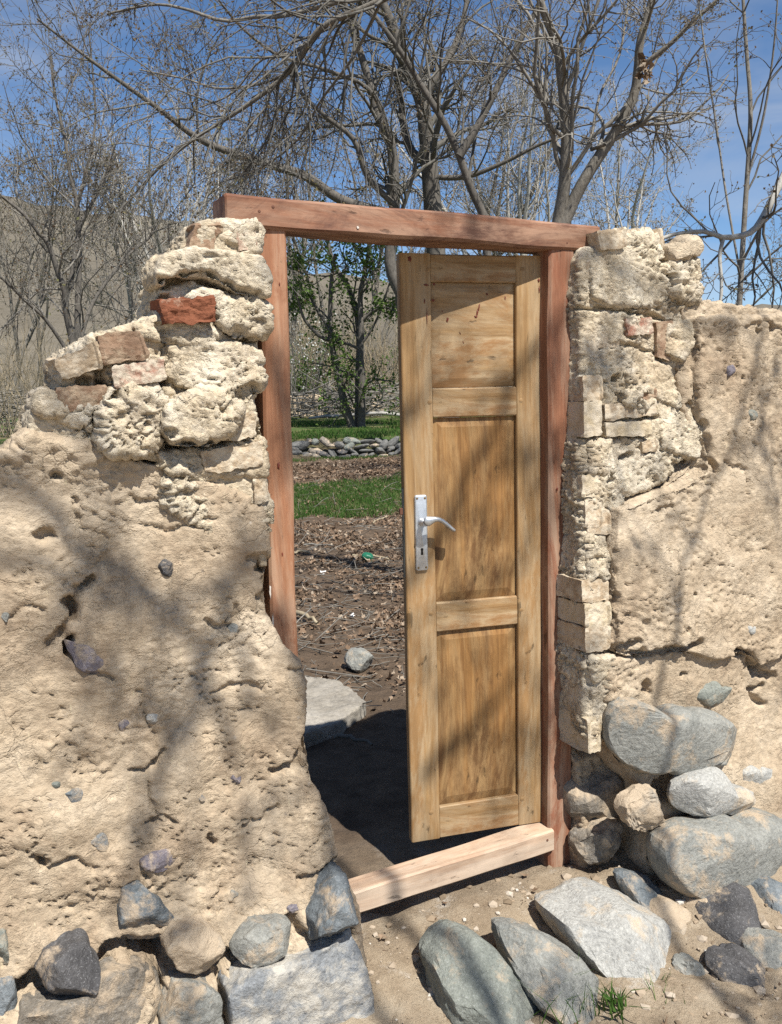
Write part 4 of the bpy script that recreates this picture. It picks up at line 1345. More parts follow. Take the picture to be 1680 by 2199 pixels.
lane = [([(942, 2075), (960, 2040), (1000, 2003), (1050, 2025), (1085, 2075), (1125, 2120), (1160, 2160), (1170, 2240), (1100, 2320), (1000, 2300), (980, 2199), (960, 2130)], S_GREEN, .36, .13, 'grey-green wedge of rock bedded in the lane, nearest to the corner slab'),
        ([(1090, 1992), (1130, 1995), (1190, 2025), (1250, 2065), (1300, 2130), (1312, 2199), (1290, 2260), (1240, 2230), (1190, 2150), (1125, 2110), (1105, 2050)], S_GREY, .40, .12, 'long slanting grey rock between two others in the lane, grass at its foot'),
        ([(1200, 1965), (1260, 1955), (1370, 1950), (1440, 1990), (1470, 2040), (1478, 2110), (1450, 2150), (1350, 2150), (1310, 2130), (1260, 2060), (1225, 2010)], S_PALE, .38, .17, 'broad pale block with a flat whitish top, lying in the lane'),
        ([(1338, 1875), (1375, 1880), (1420, 1910), (1450, 1955), (1448, 1988), (1420, 1980), (1390, 1945), (1355, 1905)], S_BLUE, .30, .055, 'narrow blue-green stone leaning below the big boulder'),
        ([(1420, 1965), (1470, 1945), (1507, 1980), (1500, 2020), (1450, 2030), (1425, 2000)], S_TAN, .34, .07, 'low mud-coloured stone behind the narrow blue-green one'),
        ([(1495, 1945), (1530, 1925), (1562, 1930), (1558, 1960), (1520, 1975)], S_TAN, .30, .05, 'small tan stone wedged under the big boulder'),
        ([(1525, 1990), (1560, 1925), (1610, 1905), (1648, 1925), (1650, 1985), (1620, 2030), (1560, 2035)], S_DARK, .33, .09, 'dark brownish block below the biggest boulder'),
        ([(1635, 1900), (1680, 1890), (1720, 1920), (1715, 1975), (1660, 1990), (1640, 1950)], S_BLUE, .36, .07, 'blue-grey stone at the picture edge beside the dark block'),
        ([(1545, 2080), (1590, 2055), (1640, 2065), (1650, 2100), (1600, 2120), (1560, 2105)], S_DARK, .50, .06, 'small black stone half sunk in the dirt'),
        ([(1630, 2030), (1680, 2010), (1730, 2030), (1725, 2080), (1670, 2095), (1635, 2070)], S_GREY, .45, .07, 'brown-grey stone at the picture edge above the corner shadow'),
        ([(1475, 2075), (1500, 2060), (1512, 2085), (1490, 2110), (1478, 2100)], S_GREY, .46, .035, 'fist-sized grey stone beside the pale block')]
for i, (pts, m, pl_, th, lab) in enumerate(lane):
    ground_stone('boulder' if th > .065 else 'stone', pts, 0, th, m, lab, 300 + i, 'boulder' if th > .065 else 'stone', 'stones lying in the lane', 5 if th > .1 else 4, 6, .014, pl_)


# ------------------------------------------------------------------ hills
def hill_mat():
    s = NT('dry_hillside')
    v = s.vec(world=True)
    c = s.ramp(s.noise(v, 0.035, 9, 0.65), [(0.3, (0.13, 0.112, 0.085)), (0.5, (0.185, 0.16, 0.122)), (0.7, (0.24, 0.21, 0.16))])
    sh = s.ramp(s.voro(s.vec((1, 1, 1), world=True), 0.55), [(0.12, 1), (0.34, 0)])
    sh = s.math('MULTIPLY', sh, s.ramp(s.noise(v, 0.12, 5), [(0.42, 0), (0.6, 1)]))
    c = s.mix(s.math('MULTIPLY', sh, 0.75), c, (0.075, 0.07, 0.045))
    c = s.mix(s.ramp(s.noise(v, 0.5, 8, 0.75), [(0.45, 0), (0.7, 0.5)]), c, (0.12, 0.10, 0.065))
    n = s.bump(s.noise(v, 0.5, 9, 0.7), 0.8, 1.2)
    return s.done(c, 1.0, n)


rpx = np.array([-2600, -900, -300, 0, 60, 130, 200, 330, 470, 560, 650, 800, 1000, 1300, 1500, 1680, 2600, 4300], float)
rpy = np.array([380, 372, 395, 418, 434, 448, 462, 476, 490, 530, 588, 604, 615, 640, 655, 668, 700, 690], float)
cols = np.linspace(-2600, 4300, 260)
ry_ = np.interp(cols, rpx, rpy)
prof = np.concatenate([np.linspace(0, 1, 34), [1.06, 1.25, 1.7]])
HV = []
for t in prof:
    for x, y in zip(cols, ry_):
        ridge = ond(x, y, 175.0)
        base = ond(x, 900, 52.0)
        k = min(t, 1.0)
        p = base + (ridge - base) * k
        zb_ = 0.6
        zt_ = ridge[2]
        z = zb_ + (zt_ - zb_) * (k ** 1.25)
        if t > 1:
            p = ridge + (ridge - base) * (t - 1) * 1.4
            z = zt_ - (t - 1) * 30
        HV.append((p[0], p[1], z))
HV = np.array(HV)
HV[:, 2] += (1.6 * fbm(HV, 0.02, 4, 2) + 2.2 * (0.3 - np.abs(fbm(HV * np.array([1, 0.35, 0]), 0.05, 3, 8))) + 0.6 * fbm(HV, 0.11, 3, 4)) * np.repeat(np.clip(prof, 0.02, 1), len(cols))
nj = len(cols)
ni = len(prof)
ii, jj = np.meshgrid(np.arange(ni - 1), np.arange(nj - 1), indexing='ij')
HF = np.stack([ii * nj + jj, ii * nj + jj + 1, (ii + 1) * nj + jj + 1, (ii + 1) * nj + jj], -1).reshape(-1, 4)
o = mk('hills', HV, HF, hill_mat(), centre=False)
o['kind'] = 'structure'


# ------------------------------------------------------------------ trees
def bark_mat(name, a, b, scale=30, rough=0.9):
    s = NT(name)
    v = s.vec(world=True)
    c = s.ramp(s.noise(s.vec((1, 1, 0.35), world=True), scale, 7, 0.7), [(0.3, a), (0.68, b)])
    c = s.mix(0.5, c, s.ramp(s.noise(v, 2.2, 5), [(0.3, 0.6), (0.7, 1.3)]), 'MULTIPLY')
    n = s.bump(s.noise(s.vec((1, 1, 0.3), world=True), scale * 1.3, 6, 0.7), 0.8, 0.012)
    return s.done(c, rough, n)


BARK_G = bark_mat('bark_grey', (0.13, 0.115, 0.095), (0.29, 0.265, 0.225))
BARK_D = bark_mat('bark_dark', (0.07, 0.063, 0.055), (0.19, 0.172, 0.148))
BARK_P = bark_mat('bark_pale', (0.33, 0.31, 0.275), (0.52, 0.50, 0.455))
TWIG_G = bark_mat('twig_grey', (0.15, 0.135, 0.115), (0.29, 0.27, 0.235), 12)
TWIG_D = bark_mat('twig_dark', (0.085, 0.079, 0.069), (0.20, 0.187, 0.163), 12)
TWIG_P = bark_mat('twig_pale', (0.30, 0.275, 0.235), (0.46, 0.43, 0.38), 12)
STRAW = bark_mat('straw', (0.30, 0.235, 0.15), (0.46, 0.385, 0.265), 12)


def leaf_mat(name, stops, trans=0.35, rough=0.7):
    s = NT(name)
    c = s.ramp(s.island(), stops)
    s.done(c, rough)
    t = s.t.nodes.new('ShaderNodeBsdfTranslucent')
    s.lk(c, t.inputs['Color'])
    mx = s.t.nodes.new('ShaderNodeMixShader')
    mx.inputs[0].default_value = trans
    s.lk(s.b.outputs[0], mx.inputs[1])
    s.lk(t.outputs[0], mx.inputs[2])
    s.lk(mx.outputs[0], s.t.nodes['Material Output'].inputs['Surface'])
    return s.m


L_GREEN = leaf_mat('young_leaves', [(0.0, (0.06, 0.105, 0.02)), (0.5, (0.10, 0.17, 0.035)), (1.0, (0.17, 0.25, 0.06))])
L_BUD = leaf_mat('leaf_buds', [(0.0, (0.13, 0.085, 0.05)), (0.6, (0.19, 0.13, 0.075)), (1.0, (0.20, 0.20, 0.08))])
L_WHITE = leaf_mat('blossom', [(0.0, (0.55, 0.56, 0.50)), (1.0, (0.8, 0.8, 0.76))])
L_DEAD = leaf_mat('dead_leaves', [(0.0, (0.09, 0.058, 0.036)), (0.4, (0.18, 0.118, 0.074)), (0.78, (0.29, 0.195, 0.127)), (1.0, (0.44, 0.36, 0.27))], 0.15, 0.8)
L_GRASS = leaf_mat('grass_blades', [(0.0, (0.04, 0.10, 0.014)), (0.6, (0.07, 0.155, 0.025)), (0.87, (0.12, 0.18, 0.045)), (1.0, (0.26, 0.23, 0.11))])


def nrm(v):
    return v / np.maximum(np.linalg.norm(v, axis=-1, keepdims=True), 1e-9)


def tubes(P, r, sides):
    """P (B,k,3) centre lines, r (B,k) radii -> one vertex and one quad array"""
    B, k, _ = P.shape
    T = np.empty_like(P)
    T[:, 1:-1] = P[:, 2:] - P[:, :-2]
    T[:, 0] = P[:, 1] - P[:, 0]
    T[:, -1] = P[:, -1] - P[:, -2]
    T = nrm(T)
    mean = nrm(P[:, -1] - P[:, 0])
    ref = np.zeros((B, 3))
    ref[np.arange(B), np.argmin(np.abs(mean), 1)] = 1
    A = nrm(np.cross(T, ref[:, None, :]))
    Bv = np.cross(T, A)
    a = np.arange(sides) * 2 * math.pi / sides
    V = P[:, :, None, :] + r[:, :, None, None] * (A[:, :, None, :] * np.cos(a)[None, None, :, None] + Bv[:, :, None, :] * np.sin(a)[None, None, :, None])
    base = (np.arange(B) * k * sides)[:, None, None]
    i = np.arange(k - 1)[None, :, None] * sides
    j = np.arange(sides)[None, None, :]
    j2 = (j + 1) % sides
    F = np.stack([base + i + j, base + i + j2, base + i + sides + j2, base + i + sides + j], -1).reshape(-1, 4)
    return V.reshape(-1, 3), F


def join(parts):
    Vs, Fs, off = [], [], 0
    for V, F in parts:
        Vs.append(V)
        Fs.append(F + off)
        off += len(V)
    return np.concatenate(Vs), np.concatenate(Fs)


def walk(g, S, D, L, k, wig, up, droop=0.0):
    """B crooked shoots of k points from S along D"""
    B = len(S)
    P = np.empty((B, k, 3))
    P[:, 0] = S
    d = nrm(D)
    for i in range(1, k):
        d = d + g.normal(size=(B, 3)) * wig
        d[:, 2] += up - droop * i / k
        d = nrm(d)
        P[:, i] = P[:, i - 1] + d * (L / (k - 1))[:, None]
    return P


def offshoots(g, P, r, per, lo, hi, ratio, rlen, rk, kk, ang=(0.5, 1.1), wig=0.22, up=0.05, droop=0.0, rmin=0.002, taper=0.35, plen=None):
    B, k, _ = P.shape
    n = int(round(B * per)) if per >= 1 else max(1, int(B * per))
    b = np.repeat(np.arange(B), max(1, int(round(per))))
    if plen is not None:
        cnt = np.maximum(1, np.round(plen * per)).astype(int)
        b = np.repeat(np.arange(B), cnt)
    t = g.uniform(lo, hi, len(b)) * (k - 1)
    i = np.minimum(t.astype(int), k - 2)
    f = (t - i)[:, None]
    S = P[b, i] * (1 - f) + P[b, i + 1] * f
    T = nrm(P[b, i + 1] - P[b, i])
    rr = r[b, i] * (1 - f[:, 0]) + r[b, i + 1] * f[:, 0]
    q = nrm(np.cross(T, g.normal(size=T.shape)))
    a = g.uniform(*ang, len(b))[:, None]
    D = T * np.cos(a) + q * np.sin(a)
    tot = np.linalg.norm(np.diff(P, axis=1), axis=2).sum(1)[b]
    L = np.clip(tot * ratio * g.uniform(0.5, 1.2, len(b)) * (1.15 - 0.6 * t / (k - 1)), *rlen)
    P2 = walk(g, S, D, L, kk, wig, up, droop)
    r0 = np.maximum(rr * rk, rmin)
    r2 = np.maximum(r0[:, None] * np.linspace(1, taper, kk)[None, :], rmin * 0.7)
    return P2, r2


def smooth_line(pts, rad, n, g, wob=0.0):
    pts = np.asarray(pts, float)
    rad = np.asarray(rad, float)
    s = np.r_[0, np.cumsum(np.linalg.norm(np.diff(pts, axis=0), axis=1))]
    # Catmull-Rom through the measured points
    m = len(pts)
    out = []
    ro = []
    for tt in np.linspace(0, s[-1], n):
        i = min(np.searchsorted(s, tt, 'right') - 1, m - 2)
        f = (tt - s[i]) / max(s[i + 1] - s[i], 1e-9)
        p0, p1, p2, p3 = pts[max(i - 1, 0)], pts[i], pts[i + 1], pts[min(i + 2, m - 1)]
        out.append(0.5 * (2 * p1 + (p2 - p0) * f + (2 * p0 - 5 * p1 + 4 * p2 - p3) * f * f + (3 * p1 - p0 - 3 * p2 + p3) * f ** 3))
        ro.append(rad[i] * (1 - f) + rad[i + 1] * f)
    out = np.array(out)
    if wob: out[1:-1] += g.normal(size=(n - 2, 3)) * wob
    return out, np.array(ro)


def leaves_at(g, pts, size, flat=0.0, jitter=0.0, quad=True):
    """small folded leaf blades at points"""
    n = len(pts)
    c = pts + g.normal(size=(n, 3)) * jitter
    d = nrm(g.normal(size=(n, 3)) * np.array([1, 1, 1 - flat * 0.85]))
    w = nrm(np.cross(d, g.normal(size=(n, 3)) * np.array([1 - flat * 0.8, 1 - flat * 0.8, 1]) + np.array([0, 0, flat * 2])))
    h = np.cross(d, w)
    s = (size * g.uniform(0.6, 1.3, n))[:, None]
    fold = g.uniform(0.05, 0.5, n)[:, None]
    a = c - d * s * 0.5
    b = c + d * s * 0.5
    m = c + d * s * g.uniform(-0.15, 0.1, (n, 1))
    l = m + w * s * 0.38 + h * s * fold * 0.5
    r_ = m - w * s * 0.38 + h * s * fold * 0.5
    V = np.stack([a, l, b, r_, ], 1).reshape(-1, 3)
    k = np.arange(n)[:, None] * 4
    F = np.concatenate([k + np.array([[0, 3, 2]]), k + np.array([[0, 2, 1]])])
    return V, F


def pxlimb(pts, depths, widths, n, g, wob=0.0):
    """a measured limb: points, distance at first/last, widths (px) at first/last"""
    d = np.interp(np.linspace(0, 1, len(pts)), np.linspace(0, 1, len(depths)), depths)
    w = np.interp(np.linspace(0, 1, len(pts)), np.linspace(0, 1, len(widths)), widths)
    P = [ond(x, y, dd) for (x, y), dd in zip(pts, d)]
    return smooth_line(P, w / 2 / FPX * d, n, g, wob)


def tree(name, label, limbs, seed, mats, l1=(2.2, .6), l2=5, l3=5, rm=0.004, up=0.06, droop=0.0, budsize=0.03, buds=1.0, leaf=None, leafn=0, leafsize=0.08, l1len=(0.5, 3.0), group='bare trees behind the wall', spread=1.0, cat='tree', twigk=5, lo=0.25):
    """limbs: list of (P, r); l1 = shoots per metre of limb"""
    g = np.random.default_rng(seed)
    base = min((P[0] for P, r in limbs), key=lambda p: p[2])
    T = thing(name, label, cat, base, group)
    bark, twig = mats
    mk('trunk', *join([tubes(P[None], r[None], 10 if r.max() > 0.05 else 7) for P, r in limbs]), bark, T)
    b1, b2, b3 = [], [], []
    for P, r in limbs:
        L = np.linalg.norm(np.diff(P, axis=0), axis=1).sum()
        n1 = max(2, int(L * l1[0]))
        P1, r1 = offshoots(g, P[None], r[None], n1, lo, 1.0, l1[1], l1len, 0.45, 9, (0.45, 1.15), 0.20, up, droop, rm * 1.5, 0.3)
        # the limb's own tip goes on
        P2, r2 = offshoots(g, P1, r1, l2, 0.15, 1.0, 0.55, (0.2, 1.6), 0.6, 6, (0.4, 1.1), 0.24, up, droop, rm * 1.15, 0.4)
        P3, r3 = offshoots(g, P2, r2, l3, 0.1, 1.0, 0.6, (0.12, 0.8), 0.7, twigk, (0.4, 1.2), 0.28, up, droop, rm * 0.9, 0.6)
        b1.append(tubes(P1, r1, 5))
        b2.append(tubes(P2, r2, 4))
        b3.append((P3, r3, P2))
    mk('branches', *join(b1 + b2), twig, T)['kind'] = 'stuff'
    P3 = np.concatenate([x[0] for x in b3])
    r3 = np.concatenate([x[1] for x in b3])
    mk('twigs', *tubes(P3, r3, 3), twig, T)['kind'] = 'stuff'
    tips = np.concatenate([P3[:, -1], P3[:, twigk // 2], np.concatenate([x[2][:, -1] for x in b3])])
    if buds > 0:
        k = g.random(len(tips)) < buds
        V, F = leaves_at(g, tips[k], np.full(k.sum(), budsize), 0, budsize * 0.3)
        mk('buds', V, F, L_BUD, T, smooth=False)['kind'] = 'stuff'
    if leaf is not None:
        pts = np.repeat(tips, leafn, 0)
        V, F = leaves_at(g, pts, np.full(len(pts), leafsize), 0.2, leafsize * 1.1)
        mk('crown', V, F, leaf, T, smooth=False)['kind'] = 'stuff'
    return T


g0 = np.random.default_rng(5)


def up_from(x, y, D, gz=None):
    p = ond(x, y, D)
    return p


def gpx(x, D):
    """ground point under picture column x at distance D"""
    p = ond(x, 900, D)
    p[2] = float(ground_z(p[0], D)) - 0.05
    return p


def rooted(limb, D, x):
    """carry a measured limb on down to the ground"""
    P, r = limb
    q = gpx(x, D)
    n = 6
    f = np.linspace(0, 1, n, endpoint=False)[:, None]
    Q = q * (1 - f) + P[0] * f
    return np.concatenate([Q, P]), np.concatenate([np.linspace(r[0] * 1.25, r[0] * 1.02, n), r])


GM = (BARK_G, TWIG_G)
DM = (BARK_D, TWIG_D)
PM = (BARK_P, TWIG_P)

# the forked tree above the stepped pier
lt = [rooted(pxlimb([(156, 731), (143, 672), (139, 625), (124, 583), (104, 524), (84, 501), (51, 459), (8, 425)], (20, 19), (15, 6), 22, g0), 20, 160),
      pxlimb([(139, 640), (153, 600), (160, 560), (166, 518), (174, 484), (202, 428), (219, 394), (250, 330)], (20, 20.5), (12, 5), 18, g0),
      rooted(pxlimb([(167, 700), (168, 630), (171, 551), (168, 490), (166, 434), (153, 386), (140, 300), (118, 200), (110, 120)], (20.3, 20.3), (14, 4), 24, g0), 20.3, 170),
      rooted(pxlimb([(177, 715), (197, 656), (225, 611), (261, 566), (281, 543), (330, 500), (360, 430)], (20.5, 22), (9, 4), 16, g0), 20.5, 172),
      rooted(pxlimb([(138, 743), (98, 686), (56, 647), (0, 594), (-60, 560)], (19.8, 18.5), (9, 4), 12, g0), 19.8, 150),
      pxlimb([(166, 434), (190, 350), (205, 260), (200, 160), (190, 60)], (20.3, 21), (6, 3), 14, g0)]
tree('bare_tree', 'forked bare tree with slim dark stems standing over the stepped brick pier', lt, 1, (BARK_D, TWIG_G), (1.6, .5), 6, 6, 0.0048, 0.10, budsize=0.04)

# big central tree
ct = [rooted(pxlimb([(930, 450), (922, 350), (915, 280), (905, 215), (870, 140), (850, 75), (820, 0), (790, -90), (770, -220)], (24, 23), (38, 11), 30, g0), 24, 965),
      pxlimb([(922, 350), (884, 325), (866, 262), (860, 200), (850, 150)], (24, 24.5), (22, 8), 16, g0),
      rooted(pxlimb([(862, 630), (838, 565), (848, 440), (840, 310), (812, 250), (790, 165), (762, 75), (738, 0), (700, -120)], (23, 22.5), (27, 9), 30, g0), 23, 900),
      pxlimb([(880, 470), (740, 432), (660, 380), (600, 360), (520, 335), (450, 310), (400, 280), (350, 240), (280, 190), (210, 140), (150, 95), (80, 40)], (23, 19), (22, 4), 32, g0),
      pxlimb([(848, 440), (790, 380), (760, 300), (700, 250), (640, 190), (600, 90), (590, 0)], (22.8, 21), (14, 4), 24, g0),
      pxlimb([(845, 330), (800, 200), (700, 150), (600, 120), (520, 60), (470, 0)], (22.5, 20), (10, 4), 22, g0),
      pxlimb([(925, 380), (1000, 380), (1080, 350), (1160, 310), (1220, 290)], (24, 22.5), (12, 5), 16, g0),
      pxlimb([(905, 215), (960, 130), (990, 60), (1010, -40), (1020, -150)], (23.5, 24), (16, 6), 18, g0)]
tree('bare_tree', 'big dark bare tree with thick crooked trunks directly behind the lintel', ct, 2, (BARK_D, TWIG_D), (1.3, .7), 7, 8, 0.0058, 0.02, 0.05, budsize=0.045)

# smooth grey tree behind the hinge post
rt = [rooted(pxlimb([(1200, 475), (1212, 400), (1217, 300), (1210, 200), (1197, 100), (1170, 30), (1150, -40), (1140, -160)], (14, 13), (28, 11), 26, g0), 14, 1196),
      pxlimb([(1203, 500), (1235, 425), (1265, 370), (1320, 285), (1360, 210), (1370, 150), (1375, 90), (1400, 0), (1420, -120)], (14, 13.2), (27, 13), 28, g0),
      pxlimb([(1372, 150), (1395, 130), (1445, 90), (1490, 45), (1540, 0), (1600, -60)], (13.3, 12.5), (13, 5), 16, g0),
      pxlimb([(1300, 310), (1268, 320), (1275, 270), (1290, 200), (1330, 120), (1350, 0)], (13.6, 14.5), (8, 4), 14, g0)]
tree('bare_tree', 'smooth grey-barked tree with two curving trunks behind the hinge post', rt, 3, (BARK_G, TWIG_G), (1.5, .55), 6, 7, 0.0042, 0.04, 0.03, budsize=0.035)
kn = g0.normal(size=(40, 3)) * np.array([.05, .05, .10]) + ond(1386, 145, 13.1)
V, F = leaves_at(g0, kn, np.full(40, 0.12), 0, 0.02)
setp(mk('dead_leaf_clump', V, F, L_DEAD, smooth=False), 'withered brown leaf clump hanging in the fork of the grey tree', 'dead leaves')

# leaning tree left of it
dt = [rooted(pxlimb([(1040, 465), (1010, 400), (985, 330), (955, 265), (900, 175), (870, 125), (840, 80), (790, 10), (760, -80)], (17, 16), (18, 7), 26, g0), 17, 1085),
      pxlimb([(987, 335), (1015, 290), (1055, 215), (1100, 120), (1140, 45), (1160, 0), (1190, -100)], (16.7, 16.5), (17, 7), 22, g0)]
tree('bare_tree', 'leaning bare tree forking like a Y above the middle of the lintel', dt, 4, (BARK_D, TWIG_D), (1.6, .55), 6, 7, 0.0048, 0.04, 0.04, budsize=0.035)

# slim stems at the far side of the mud wall
ft = [rooted(pxlimb([(1588, 650), (1600, 450), (1612, 250), (1604, 120), (1596, 0), (1590, -120)], (10, 10), (12, 5), 22, g0), 10, 1584),
      pxlimb([(1592, 600), (1560, 420), (1540, 280), (1520, 150), (1500, 0)], (10, 10.5), (5, 3), 18, g0),
      pxlimb([(1596, 560), (1640, 480), (1690, 440)], (10, 9.5), (6, 4), 8, g0),
      pxlimb([(1606, 380), (1640, 250), (1660, 120), (1670, 0)], (10, 9.6), (6, 3), 14, g0)]
tree('bare_tree', 'thin upright bare tree against open sky beyond the mud wall top', ft, 5, (BARK_G, TWIG_D), (1.3, .45), 4, 4, 0.0035, 0.02, 0.05, budsize=0.03, l1len=(0.3, 1.6))
nl = [rooted(pxlimb([(1790, 250), (1720, 320), (1680, 385), (1640, 465), (1610, 500), (1555, 510), (1510, 497), (1430, 508), (1390, 540)], (5.6, 5.2), (20, 6), 26, g0), 5.6, 1850),
      pxlimb([(1555, 509), (1546, 550), (1550, 615), (1543, 690)], (5.35, 5.3), (9, 6), 12, g0)]
tree('bare_tree', 'bleached limb bending sideways over the mud wall top', nl, 6, (BARK_P, TWIG_D), (1.6, .5), 3, 3, 0.0026, 0.0, 0.05, budsize=0.02, l1len=(0.25, 0.9), lo=0.35)

# young-leafed tree seen through the gateway
yt = [rooted(pxlimb([(755, 912), (739, 864), (728, 810), (716, 758), (709, 709), (710, 651), (712, 600), (720, 545)], (25, 25), (18, 6), 18, g0), 25, 757),
      rooted(pxlimb([(776, 912), (778, 825), (774, 767), (776, 709), (774, 632), (782, 593), (800, 500)], (25, 25), (18, 7), 18, g0), 25, 776),
      rooted(pxlimb([(768, 903), (769, 806), (771, 740), (766, 675), (747, 613), (720, 574), (708, 535), (690, 450)], (25.4, 26), (13, 8), 20, g0), 25.4, 768),
      pxlimb([(712, 731), (691, 725), (668, 704), (652, 682), (641, 646), (625, 600)], (25, 24.5), (9, 4), 12, g0),
      pxlimb([(709, 709), (689, 678), (670, 645), (655, 610), (640, 570)], (25, 25.5), (7, 3), 12, g0),
      pxlimb([(775, 750), (745, 738), (725, 728), (700, 700)], (25, 24.5), (7, 3), 10, g0),
      pxlimb([(778, 690), (800, 668), (830, 660), (860, 680), (880, 720)], (25, 24.5), (7, 3), 10, g0),
      pxlimb([(776, 740), (800, 705), (820, 660), (840, 600), (860, 560)], (25, 24.5), (6, 3), 10, g0)]
tree('leafing_tree', 'small tree with fresh green leaves and leaning dark stems seen through the gateway', yt, 7, (BARK_D, TWIG_D), (2.2, .4), 4, 3, 0.006, 0.03, buds=0, leaf=L_GREEN, leafn=3, leafsize=0.10, l1len=(0.4, 1.6), group='trees beyond the gateway')

# limbs of a lane-side tree hanging over the gate from above
nt = [pxlimb([(1180, -260), (1000, -110), (820, 0), (690, 60), (620, 155), (525, 230), (415, 300), (330, 372), (262, 450)], (5.2, 6.2), (17, 4), 34, g0),
      pxlimb([(1000, -110), (800, -20), (620, 32), (550, 36), (480, 45), (400, 20), (330, 10), (230, 30)], (5.3, 6.4), (11, 4), 26, g0),
      pxlimb([(820, 0), (760, 120), (690, 215), (640, 300), (560, 360), (480, 390)], (5.5, 6.6), (7, 3), 20, g0),
      pxlimb([(620, 155), (560, 180), (470, 190), (400, 170), (300, 150)], (5.7, 6.3), (6, 3), 16, g0),
      pxlimb([(700, 55), (640, 110), (560, 130), (500, 200), (430, 230)], (5.6, 6.0), (6, 3), 16, g0)]
nt[0] = (np.concatenate([np.concatenate([np.linspace([4.6, 5.4, -0.05], [4.0, 5.3, 4.6], 5, endpoint=False), np.linspace([4.0, 5.3, 4.6], nt[0][0][0], 5, endpoint=False)]), nt[0][0]]), np.concatenate([np.linspace(0.13, nt[0][1][0], 10, endpoint=False), nt[0][1]]))
tree('bare_tree', 'near bare limbs sweeping down across the sky above the stepped pier', nt, 8, (BARK_G, TWIG_D), (3.8, .38), 5, 4, 0.0022, -0.03, 0.14, budsize=0.02, l1len=(0.25, 1.2), lo=0.40)


# trees farther back, grown from the ground
def grown(seed, x, D, h, rad, mats, lean=0.0, n=3):
    g = np.random.default_rng(seed)
    b = gpx(x, D)
    limbs = []
    for k in range(n):
        dirn = np.array([g.normal() * 0.22 + lean, g.normal() * 0.2, 1.0])
        P = walk(g, (b + g.normal(size=3) * np.array([.25, .25, 0]))[None], dirn[None], np.array([h * g.uniform(0.75, 1.05)]), 16, 0.085, 0.02)[0]
        limbs.append((P, np.linspace(rad * g.uniform(0.6, 1), rad * 0.16, 16)))
        j = g.integers(4, 9)
        d2 = nrm(P[j + 1] - P[j]) + nrm(g.normal(size=3)) * 0.6
        P2 = walk(g, P[j][None], d2[None], np.array([h * 0.5]), 12, 0.10, 0.04)[0]
        limbs.append((P2, np.linspace(rad * 0.5, rad * 0.12, 12)))
    return limbs


far = [(330, 34, 11, .13, PM, 0.0, 'pale far tree with upright stems over the stepped pier, left of the lintel end'), (450, 30, 12, .14, PM, -.05, 'whitish tree rising just behind the end of the lintel'), (60, 30, 13, .09, GM, .05, 'wispy grey tree at the picture edge over the hillside'),
       (600, 38, 14, .16, GM, .0, 'grey far tree between the whitish tree and the big dark one'), (1120, 36, 15, .18, PM, -.03, 'pale far tree between the leaning tree and the grey twin trunks'), (1000, 42, 16, .2, GM, .0, 'far grey tree behind the leaning Y-shaped tree'),
       (1330, 34, 12, .15, PM, .06, 'bright white-twigged tree low against the sky right of the grey twin trunks'), (760, 40, 16, .18, GM, .03, 'far grey tree behind the big dark trunks'), (1440, 40, 9, .12, GM, .0, 'small hazy tree just above the brick pier top'),
       (240, 40, 12, .09, GM, .0, 'slender far tree between the forked tree and the pale one'), (520, 44, 15, .15, PM, .02, 'tall pale far tree behind the long sloping limb'), (1230, 40, 13, .14, PM, .0, 'pale far tree straight behind the grey twin trunks')]
for i, (x, D, h, rd, m, ln, lab) in enumerate(far):
    tree('bare_tree', lab, grown(50 + i, x, D, h, rd, m, ln), 70 + i, m, (1.0, .55), 5, 7, 0.0078, 0.09, budsize=0.07, buds=0.8, l1len=(0.8, 3.2), twigk=3, lo=0.32)

# a tree on the lane behind the viewer: its limbs cross the sun and dapple the walls
def sunward(x, y, nf, t):
    return W(onf(x, y, nf))[0] + SUN * t


shL = [([(-120, 1180), (60, 1210), (180, 1260), (330, 1300), (470, 1270), (620, 1230)], 7.4, .024),
       ([(-80, 1000), (120, 1080), (160, 1160), (290, 1260), (420, 1380), (470, 1500), (500, 1620)], 7.0, .028),
       ([(560, 1180), (480, 1330), (440, 1450), (380, 1600), (340, 1720), (300, 1850), (240, 1960)], 7.6, .024),
       ([(470, 1270), (520, 1400), (540, 1480), (600, 1560)], 7.2, .018),
       ([(290, 1260), (230, 1420), (170, 1560), (120, 1680)], 7.3, .010)]
shR = [([(1660, 560), (1630, 690), (1590, 850), (1540, 1000), (1480, 1150), (1440, 1320)], 5.4, .014),
       ([(1250, 520), (1350, 600), (1420, 640), (1480, 720), (1560, 760)], 6.6, .020),
       ([(1310, 560), (1330, 650), (1300, 760), (1260, 840)], 6.8, .016)]
shD = [([(820, 1250), (930, 1120), (1010, 1000), (1100, 830), (1180, 700)], 7.0, .024),
       ([(900, 760), (980, 690), (1060, 640)], 6.6, .014),
       ([(960, 1560), (1060, 1480), (1140, 1380)], 6.9, .020),
       ([(540, 700), (600, 850), (620, 980)], 7.4, .016)]
tl = []
crownp = np.array([3.2, -2.4, 3.6])
lg = np.random.default_rng(77)
for grp, nf in ((shL, nfL), (shR, nfR), (shD, lambda u, z: 0.0)):
    for pts, t, r_ in grp:
        Pq = np.array([sunward(x, y, nf, t * 0.86 + 0.4 * math.sin(k * 1.3)) for k, (x, y) in enumerate(pts)])
        tl.append(smooth_line(Pq, np.linspace(r_, r_ * 0.6, len(Pq)) * 0.85, 18, lg, 0.012))
shade_limbs = [(np.linspace([3.7, -3.3, -0.15], crownp, 8), np.linspace(0.16, 0.11, 8))]
